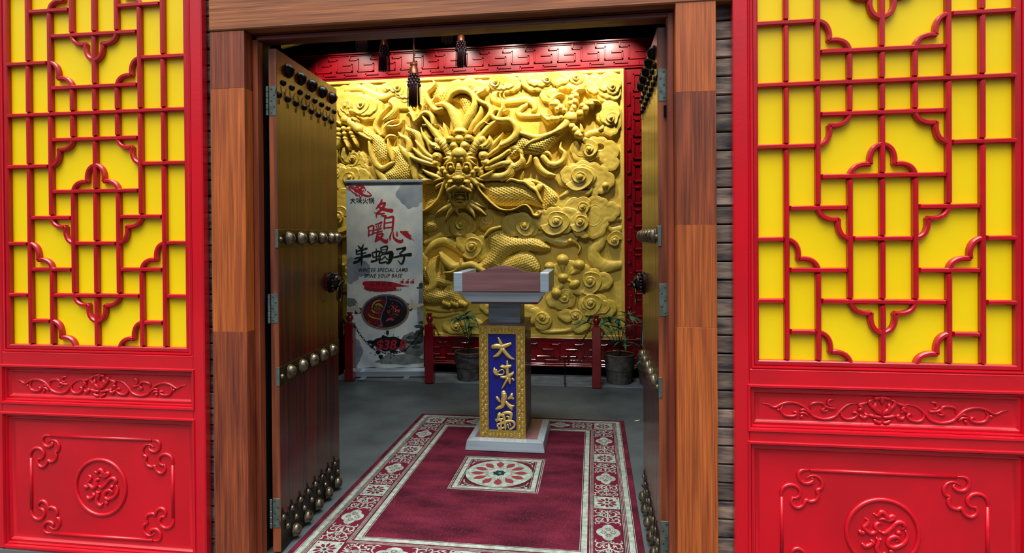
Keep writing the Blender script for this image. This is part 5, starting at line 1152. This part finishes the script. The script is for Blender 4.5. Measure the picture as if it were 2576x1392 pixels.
def brush(m, f, pts, y, jag=0):
    jit[0] = (jit[0]+1) % 16; y -= .0000032*jit[0]
    P = spline([(*f(p[0], p[1]), p[2]*BK) for p in pts], 5); n = len(P); v = []; fs = []
    for i, p in enumerate(P):
        a = P[max(0, i-1)]; b = P[min(n-1, i+1)]; t = np.array([b[0]-a[0], b[1]-a[1]]); t /= np.linalg.norm(t)+1e-9
        w_ = max(.0006, p[2])
        for s_ in (1, -1): v.append((p[0]-t[1]*w_*s_, y, p[1]+t[0]*w_*s_))
    for i in range(n-1): fs.append((2*i, 2*i+1, 2*i+3, 2*i+2))
    m.add(v, fs)
    for p in (P[0], P[-1]):
        w_ = max(.0006, p[2]); m.add([(p[0]+w_*math.cos(a), y-.0000016, p[1]+w_*math.sin(a)) for a in np.linspace(0, 2*math.pi, 10, endpoint=False)], [tuple(range(10))])
def wob(cx, cy, rx, ry, f, seed, n=40, amp=.18):
    r = random.Random(seed); ph = [r.uniform(0, 6.28) for _ in range(6)]
    out = []
    for k in range(n):
        a = 2*math.pi*k/n; s_ = 1+amp*(math.sin(3*a+ph[0])*.5+math.sin(5*a+ph[1])*.35+math.sin(9*a+ph[2])*.3)
        out.append(f(cx+rx*s_*math.cos(a), cy+ry*s_*math.sin(a)))
    return out
clampb = lambda L_: [(min(BWD-.009, max(.013, u)), min(V1-.002, max(.09, v))) for u, v in L_]
for cx_, cy_, rx_, ry_, f, mt in ((1000, 240, 110, 110, b1, M_INKP), (850, 230, 150, 190, b1, M_INKP), (70, 150, 60, 45, b1, M_INKP), (90, 1200, 130, 160, b1, M_INKP), (250, 1180, 110, 100, b1, M_INKP), (120, 330, 90, 60, b2_, M_INKG), (150, 1010, 120, 220, b2_, M_INKP),
                                   (1080, 400, 60, 330, b2_, M_INKG), (950, 900, 190, 170, b2_, M_INKG), (800, 1100, 330, 70, b2_, M_INKG), (1090, 95, 60, 30, b2_, M_INKD), (1080, 130, 80, 14, b2_, M_INKD)):
    pm(lambda m, y: bpoly(m, clampb(wob(cx_, cy_, rx_, ry_, f, int(cx_+cy_))), y), mt, 'ink_cloud')
pm(lambda m, y: [bpoly(m, clampb(wob(cx_, cy_, rx_, ry_, b2_, int(cx_))), y) for cx_, cy_, rx_, ry_ in ((1050, 790, 80, 90), (930, 800, 60, 26), (980, 870, 90, 28), (860, 860, 60, 22), (1040, 650, 70, 20), (1080, 600, 50, 22), (1000, 930, 60, 24), (1090, 700, 40, 60))], M_INKD, 'ink_pine_tree')
pm(lambda m, y: bpoly(m, clampb([b2_(40, 1290), b2_(60, 1232), b2_(180, 1228), b2_(260, 1212), b2_(330, 1205), b2_(420, 1196), b2_(520, 1212), b2_(620, 1222), b2_(700, 1205), b2_(800, 1198), b2_(900, 1206), b2_(1110, 1196), b2_(1110, 1290)]), y), M_INKD, 'ink_shore')
DONG = [[(500, 312, 9), (490, 352, 16), (455, 395, 13), (428, 425, 5)], [(450, 380, 5), (500, 365, 9), (538, 352, 15), (520, 400, 16), (475, 450, 15), (435, 492, 12), (432, 540, 2)], [(445, 392, 6), (500, 422, 17), (560, 440, 20), (622, 448, 24)], [(455, 488, 9), (530, 482, 9)], [(495, 508, 9), (548, 518, 16)], [(405, 470, 2), (425, 480, 8), (440, 490, 10)]]
RI = [[(538, 540, 10), (532, 610, 10), (530, 672, 12)], [(538, 540, 9), (595, 532, 11), (642, 528, 14), (640, 610, 14), (632, 700, 12)], [(535, 604, 7), (630, 592, 8)], [(528, 668, 7), (632, 655, 8)]]
NUAN = [[(328, 655, 9), (338, 700, 9), (335, 765, 11)], [(328, 655, 8), (396, 640, 11), (386, 742, 10)], [(340, 702, 5), (384, 694, 5)], [(338, 752, 7), (388, 742, 7)], [(418, 622, 6), (460, 610, 9), (496, 594, 13)], [(428, 640, 7), (440, 660, 7)], [(456, 634, 7), (462, 656, 6)], [(492, 625, 8), (476, 655, 6)], [(408, 692, 7), (492, 670, 10)], [(404, 728, 7), (500, 706, 9)],
        [(452, 692, 10), (440, 765, 12), (418, 835, 9)], [(440, 748, 8), (512, 738, 12), (482, 790, 14), (430, 825, 12), (415, 842, 4)], [(440, 762, 8), (495, 806, 18), (555, 836, 24), (575, 800, 5)]]
XIN = [[(622, 718, 6), (604, 775, 12), (606, 815, 8)], [(642, 715, 6), (650, 785, 13), (700, 828, 19), (750, 832, 18), (762, 800, 3)], [(690, 712, 6), (690, 760, 12)], [(738, 712, 10), (785, 735, 26), (830, 765, 28), (858, 800, 12)], [(800, 720, 5), (880, 770, 2)], [(840, 770, 5), (905, 825, 1.5)], [(780, 700, 3), (830, 715, 6)]]
YANG = [[(205, 890, 6), (235, 922, 13)], [(268, 870, 5), (258, 905, 12), (244, 932, 9)], [(190, 958, 9), (250, 940, 10), (312, 922, 12)], [(190, 995, 7), (300, 975, 8)], [(165, 1048, 10), (250, 1028, 13), (350, 1008, 22)], [(250, 930, 11), (250, 1000, 14), (247, 1075, 13), (244, 1140, 2)], [(240, 1042, 12), (205, 1080, 17), (155, 1100, 16)], [(182, 940, 10), (186, 990, 10)]]
XIE = [[(382, 975, 9), (392, 1032, 9)], [(380, 975, 8), (470, 958, 11), (462, 1020, 9)], [(390, 1034, 7), (462, 1016, 7)], [(430, 925, 6), (432, 1000, 9), (430, 1075, 10)], [(375, 1085, 15), (430, 1072, 10), (478, 1052, 7)], [(455, 1040, 5), (482, 1065, 8)], [(488, 912, 9), (495, 972, 9)], [(488, 912, 8), (566, 895, 11), (560, 965, 9)], [(495, 942, 5), (560, 930, 5)], [(495, 975, 6), (560, 962, 6)],
       [(512, 985, 6), (472, 1030, 8)], [(500, 1000, 7), (560, 985, 12), (618, 975, 27), (612, 1040, 27), (592, 1095, 18), (560, 1112, 5)], [(542, 1018, 7), (500, 1062, 8)], [(540, 1030, 6), (575, 1060, 8)], [(482, 1042, 8), (474, 1100, 12), (562, 1090, 10)]]
ZI = [[(690, 932, 12), (745, 922, 10), (792, 915, 17), (762, 952, 12), (722, 982, 6)], [(722, 985, 7), (776, 1020, 13), (770, 1080, 14), (742, 1116, 10), (700, 1066, 2)], [(632, 1038, 11), (700, 1022, 12), (780, 1006, 15), (856, 998, 23)]]
for G, mt in ((DONG, M_REDP), (RI, M_REDP), (NUAN, M_REDP), (XIN, M_REDP), (YANG, M_INK), (XIE, M_INK), (ZI, M_INK)):
    pm(lambda m, y: [brush(m, b1, s_, y) for s_ in G], mt, 'brush_character')
def text(s_, u, v, size, mt, f=b1, shear=0., off=0., sp=1.0, align='LEFT', name='lettering', sx=1.0):
    lay[0] += 1
    c = bpy.data.curves.new(name, 'FONT'); c.body = s_; c.size = size; c.shear = shear; c.offset = off; c.space_character = sp; c.align_x = align; c.fill_mode = 'FRONT'; c.materials.append(mt); c.resolution_u = 3
    o = bpy.data.objects.new(name, c); COL.objects.link(o); o.parent = ban; p = f(u, v); o.location = (p[0], -.0012-.00006*lay[0], p[1]); o.rotation_euler = (math.pi/2, 0, 0); o.scale = (sx, 1, 1)
    bpy.context.view_layer.update(); me = bpy.data.meshes.new_from_object(o.evaluated_get(bpy.context.evaluated_depsgraph_get())); bpy.data.objects.remove(o)
    return inst(me, name, ban, (p[0], -.0012-.00006*lay[0], p[1]), (math.pi/2, 0, 0), (sx, 1, 1))
text('WINTER SPECIAL LAMB', 200, 1215, .056, M_INK, shear=.3, off=.0007, sp=1.12, sx=.83)
text('SPINE SOUP BASE', 272, 1287, .056, M_INK, shear=.3, off=.0007, sp=1.16, sx=.83)
text('大味火锅', 100, 352, .068, M_INK, off=.0005, sx=.98)
pm(lambda m, y: [brush(m, b1, s_, y) for s_ in ([(90, 165, 8), (100, 150, 9), (150, 175, 12), (220, 220, 13), (300, 262, 12), (360, 262, 8), (365, 245, 6), (320, 205, 5)], [(85, 165, 7), (130, 210, 6), (200, 262, 6)], [(165, 185, 6), (185, 145, 9), (230, 132, 10), (275, 150, 9), (298, 195, 6)], [(95, 145, 4), (140, 145, 4), (170, 160, 3)],
                                                  [(170, 200, 14), (190, 190, 14)], [(215, 185, 16), (235, 180, 16)], [(225, 215, 14), (255, 205, 12)], [(240, 150, 9), (262, 165, 9)], [(195, 160, 8), (210, 152, 8)], [(185, 225, 5), (170, 245, 5), (190, 262, 5), (205, 245, 4)], [(235, 240, 5), (215, 262, 5), (235, 282, 5), (245, 262, 4)], [(265, 240, 6), (250, 265, 5)], [(270, 190, 5), (280, 215, 5)])], M_REDP, 'planet_emblem')
pm(lambda m, y: [brush(m, b2_, s_, y) for s_ in ([(310, 75, 30), (400, 80, 38), (560, 85, 40), (700, 90, 30), (830, 105, 8)], [(325, 130, 26), (450, 140, 40), (600, 145, 34), (720, 140, 16)], [(290, 66, 4), (330, 60, 18)], [(720, 95, 14), (900, 108, 3)], [(620, 170, 8), (760, 165, 3)])], M_REDP, 'red_brush_band')
text('招牌锅底', 372, 108, .058, M_INK, f=b2_, shear=.15, sp=1.42, sx=.9)
text('Signature Soup Base', 328, 172, .050, M_INK, f=b2_, shear=.25, sx=.93)
for k in range(3):
    def th(m, y):
        x = 810+k*70
        bpoly(m, [b2_(x-28, 70), b2_(x-28, 42), b2_(x-18, 42), b2_(x-18, 70)], y)
        bpoly(m, [b2_(x-14, 70), b2_(x-14, 42), b2_(x-2, 36), b2_(x+2, 18), b2_(x+10, 20), b2_(x+9, 36), b2_(x+26, 38), b2_(x+24, 68)], y)
        bpoly(m, [b2_(x+18+8*math.cos(a), 18+8*math.sin(a)) for a in np.linspace(0, 6.28, 8, endpoint=False)], y)
    pm(th, M_REDP, 'thumbs_up_mark')
ell = lambda cx, cy, rx, ry, a0=0, a1=2*math.pi, n=48, tilt=-.09: [b2_(cx+rx*math.cos(a)*math.cos(tilt)-ry*math.sin(a)*math.sin(tilt), cy+rx*math.cos(a)*math.sin(tilt)+ry*math.sin(a)*math.cos(tilt)) for a in np.linspace(a0, a1, n, endpoint=(a1-a0 < 6.2))]
pm(lambda m, y: [brush(m, b2_, s_, y) for s_ in ([(270, 440, 30), (225, 440, 36), (190, 465, 20)], [(870, 370, 34), (930, 400, 30), (890, 420, 30)])], M_PR['rim'], 'pot_handle')
pm(lambda m, y: [brush(m, b2_, s_, y) for s_ in ([(225, 440, 28), (200, 400, 22), (205, 330, 8)], [(200, 410, 18), (140, 415, 16), (80, 415, 8)], [(910, 390, 30), (950, 360, 26), (935, 290, 8)], [(940, 360, 30), (1010, 370, 24), (1085, 355, 16)], [(960, 390, 20), (1000, 400, 14)])], M_PR['pale'], 'dragon_handle')
pm(lambda m, y: bpoly(m, ell(585, 455, 326, 240), y), M_PR['gold'], 'pot_rim')
pm(lambda m, y: [bpoly(m, [b2_(585+r_*1.0*math.cos(a)*math.cos(-.09)-rz*math.sin(a)*math.sin(-.09), 455+r_*math.cos(a)*math.sin(-.09)+rz*math.sin(a)*math.cos(-.09)) for r_, rz, a in ((318, 234, a0), (318, 234, a0+.03), (306, 222, a0+.03), (306, 222, a0))], y) for a0 in np.arange(0, 6.28, .062)], M_PR['rim'], 'pot_rim_pattern')
pm(lambda m, y: bpoly(m, ell(585, 452, 300, 216), y), M_PR['rim'], 'pot_wall')
pm(lambda m, y: bpoly(m, ell(590, 462, 282, 196), y), M_PR['broth'], 'dark_broth')
pm(lambda m, y: bpoly(m, ell(590, 462, 282, 196, math.pi*.53, math.pi*1.50, 30)+[b2_(598, 330), b2_(575, 400), b2_(545, 470), b2_(530, 560)], y), M_PR['soup'], 'red_soup')
rr6 = random.Random(2)
def dots(cx, cy, rx, ry, n, r0, r1):
    def fn(m, y):
        for _ in range(n):
            a = rr6.uniform(0, 6.28); q = math.sqrt(rr6.random()); r = rr6.uniform(r0, r1); x = cx+rx*q*math.cos(a); yy = cy+ry*q*math.sin(a)
            bpoly(m, [b2_(x+r*math.cos(t), yy+r*.8*math.sin(t)) for t in np.linspace(0, 6.28, 7, endpoint=False)], y)
    return fn
pm(dots(430, 470, 105, 150, 46, 4, 10), M_PR['chili'], 'floating_chillies', kind='stuff'); pm(dots(700, 450, 90, 100, 40, 4, 11), M_PR['chili'], 'floating_chillies', kind='stuff')
pm(dots(700, 440, 80, 110, 16, 4, 9), M_PR['yellow'], 'floating_corn', kind='stuff'); pm(dots(470, 420, 55, 60, 14, 10, 18), M_PR['meat'], 'meat_slices', kind='stuff')
pm(lambda m, y: [brush(m, b2_, s_, y) for s_ in ([(460, 360, 10), (500, 350, 12), (545, 385, 8)], [(405, 430, 8), (440, 460, 12)], [(480, 345, 8), (530, 370, 10)])], M_PR['green'], 'green_herbs')
pm(lambda m, y: [brush(m, b2_, s_, y) for s_ in ([(408, 400, 3), (425, 345, 6), (470, 308, 6), (530, 298, 4)], [(362, 490, 4), (410, 530, 6), (520, 555, 4)])], M_PR['yellow'], 'leek_strip')
pm(lambda m, y: [brush(m, b2_, s_, y) for s_ in ([(600, 575, 8), (640, 550, 14), (690, 560, 12)], [(700, 400, 6), (770, 450, 10)], [(480, 650, 3), (530, 635, 8)])], M_PR['pink'], 'pink_pieces')
pm(lambda m, y: [brush(m, b2_, s_, y) for s_ in ([(598, 240, 5), (600, 320, 6), (575, 400, 6), (540, 480, 6), (525, 570, 6), (540, 650, 6)], [(320, 330, 3), (430, 255, 4), (560, 238, 3)], [(640, 285, 3), (760, 310, 4), (830, 380, 3)])], M_PR['blue'], 'pot_divider')
pm(lambda m, y: [bpoly(m, wob(610, 880, 190, 100, b2_, 5, 60, .16), y)]+[bpoly(m, wob(x, yy, r, r2_, b2_, int(x+yy), 14, .2), y) for x, yy, r, r2_ in ((395, 860, 60, 24), (615, 735, 20, 34), (525, 1060, 30, 30), (490, 1000, 34, 26), (780, 880, 70, 40), (850, 975, 20, 16), (700, 990, 60, 18), (410, 920, 26, 20), (660, 1070, 8, 18), (540, 1145, 5, 16), (662, 1140, 6, 16), (600, 1185, 5, 4), (760, 790, 8, 8), (695, 765, 6, 6), (575, 745, 5, 6), (450, 1035, 10, 7), (390, 1010, 12, 5), (705, 1045, 10, 6), (560, 785, 24, 18))], M_INK, 'ink_splash')
text('$38.8', 455, 960, .145, M_REDP, f=b2_, shear=.2, off=.003, sx=.98)
# ------------------------------------------------------------------ lantern with tassels
lan = empty('palace_lantern', (-1.2, 1.35, 2.98), label='hanging lantern above the opening, yellow underside just in view', category='lantern')
MB().lathe([(.052, -.034), (.058, -.028), (.058, -.012), (.03, 0)], 24).build('yellow_boss', M_YLAMP, lan, 'auto')
MB().box(-.25, .25, -.20, .20, 0, .03, .004).build('lower_frame', M_POST, lan)
for s_ in (1, -1):
    MB().box(-.24, .24, s_*.19-.003, s_*.19+.003, .03, .40).build('silk_panel', M_YLAMP, lan); MB().box(s_*.24-.003, s_*.24+.003, -.19, .19, .03, .40).build('silk_panel', M_YLAMP, lan)
    for t_ in (1, -1):
        MB().box(s_*.245-.012, s_*.245+.012, t_*.195-.012, t_*.195+.012, .03, .42, .003).build('corner_post', M_POST, lan)
        MB().tube(spline([(s_*.23, t_*.18, .02), (s_*.27, t_*.195, .0), (s_*.285, t_*.21, .02)], 4), .006, 6).build('bracket', M_POST, lan, True)
MB().box(-.27, .27, -.22, .22, .40, .44, .004).build('upper_frame', M_POST, lan)
MB().tube([(0, 0, .44), (0, 0, 1.118)], .006, 6).build('hanging_cord', M_TASC, lan)
def tassel(x, y, ztop, zbot, w_, label, cordtop):
    r = empty('tassel', (x, y, zbot)); tag(r, label, 'tassel', 'dark red lantern tassels')
    H = ztop-zbot
    def z(t): return H*(1-t)
    cd = MB()
    for k in range(2): cd.tube([(.0028*math.cos(q*40+k*math.pi), .0028*math.sin(q*40+k*math.pi), z(0)+q) for q in np.linspace(0, cordtop-ztop, 50 if cordtop-ztop > .1 else 14)], .0035, 6)
    cd.build('cord', M_TASC, r, True)
    MB().lathe([(.004, z(0)), (w_*.28, z(.06)), (w_*.30, z(.09)), (w_*.2, z(.13)), (w_*.32, z(.15)), (w_*.33, z(.26)), (w_*.36, z(.28)), (w_*.36, z(.30))], 16).build('cap', M_TASC, r, True)
    nb = MB()
    for row in range(4):
        for k in range(10):
            a = 2*math.pi*(k+.5*(row % 2))/10; rd = w_*(.36+.03*row); nb.ball((rd*math.cos(a), rd*math.sin(a), z(.33+.065*row)), (w_*.09, w_*.09, w_*.13), 8, 6)
    nb.build('beaded_net', M_TAS, r, True)
    fr2 = MB(); rq = random.Random(int(abs(x)*1000))
    for k in range(90):
        a = rq.uniform(0, 6.28); q = math.sqrt(rq.random()); r0 = w_*.3*q; r1 = w_*.5*q; ze = z(1-rq.uniform(0, .03))
        fr2.tube([(r0*math.cos(a), r0*math.sin(a), z(.3)), ((r0*.4+r1*.75)*math.cos(a), (r0*.4+r1*.75)*math.sin(a), z(.6)), (r1*1.05*math.cos(a), r1*1.05*math.sin(a), ze)], .0016, 4)
    fr2.build('fringe', M_TAS, r, True)
tassel(-1.2, 1.35, 2.70, 2.39, .088, 'long central tassel on a twisted cord', 2.948)
tassel(-1.481, 1.55, 2.955, 2.70, .080, 'dark red tassel left of the long central one', 3.0)
tassel(-.919, 1.55, 2.955, 2.705, .080, 'dark red tassel right of the long central one', 3.0)
tassel(-1.483, 1.14, 2.93, 2.72, .072, 'small dim tassel at the far left of the tassels', 3.0)
tassel(-.914, 1.14, 2.95, 2.74, .072, 'small dim tassel just under the beam', 3.0)
# ------------------------------------------------------------------ odds and ends
cab = empty('cabinet', (-3.02, 3.45, 0), label='dark maroon cabinet between the left door leaf and the banner', category='cabinet')
MB().box(-.28, .265, -.20, .22, .05, 1.50, .004).build('body', M_CAB, cab)
MB().box(-.28, .272, -.206, .22, 1.18, 1.20, .002).build('shelf_edge', M_CAB, cab); MB().box(-.27, .255, -.19, .21, 0, .05).build('plinth', M_DARK, cab)
MB().lathe([(.018, 0), (.018, .006), (1e-4, .008)], 16, (.235, -.20, 1.275), Matrix.Rotation(math.radians(90), 3, 'X')).build('pale_knob', M_PR['pale'], cab, True)
yb_ = at(707, 121, Y=.80); yb2 = at(782, 103, Y=.80)
m = MB(); m.prism([(yb_[0], yb_[2]), (yb2[0], yb2[2]), (yb2[0], yb2[2]+.25), (yb_[0], yb2[2]+.25)], lambda x, z: (x, .80, z), lambda x, z: (x, .82, z))
yo = m.build('hanging_sign', M_YLAMP); tag(yo, 'yellow hanging sign with dark script above the left door leaf', 'sign')
m = MB()
for k in range(9):
    t = .12+.09*k; x = yb_[0]+(yb2[0]-yb_[0])*t; z = yb_[2]+(yb2[2]-yb_[2])*t+.014; m.tube([(x-.005, .799, z), (x+.002, .799, z+.016), (x+.008, .799, z+.03)], .002, 5)
m.build('dark_script', M_INK, yo, True)
MB().tube([((yb_[0]+yb2[0])/2, .81, yb2[2]+.25), ((yb_[0]+yb2[0])/2, .81, 4.1)], .004, 6).build('cord', M_INK, yo)
ch = empty('chair', (.66, 2.62, 0), label='grey-blue upholstered chair back showing behind the right door leaf', category='chair')
def cb(t, s): return (-.27+.10*(max(0, s-.45)**1.6)*1.6, s)
bk = [(-.255, .53), (-.268, .60), (-.266, .70), (-.250, .80), (-.225, .88), (-.19, .96), (-.12, 1.02), (.12, 1.02), (.19, .96), (.25, .80), (.266, .70), (.255, .53)]
m = MB(); m.prism(bk, lambda x, z: (x, -.02, z), lambda x, z: (x, .03, z)); m.build('backrest', M_FAB, ch)
MB().tube([(p[0], -.02, p[1]) for p in spline(bk, 4, True)], .006, 6, True).build('piping', M_INK, ch, True)
MB().box(-.14, .24, .03, .45, .42, .50, .02).build('seat', M_FAB, ch)
for lx in (-.12, .22):
    for ly in (.06, .42): MB().box(lx-.015, lx+.015, ly-.015, ly+.015, 0, .42).build('leg', M_DARK, ch)
MB().box(-.10, .2, .0, .02, .45, .56).build('back_support', M_DARK, ch)
pp = at(1601, 1060, Z=0); o = MB().add([(pp[0]-.02, pp[1]-.01, .002), (pp[0]+.012, pp[1]-.004, .001), (pp[0]+.03, pp[1]+.015, .008), (pp[0]-.005, pp[1]+.012, .004)], [(0, 1, 2, 3)]).build('paper_scrap', M_PR['pale'])
o.modifiers.new('t', 'SOLIDIFY').thickness = .0006
tag(o, 'tiny white paper scrap on the concrete right of the carpet', 'litter')
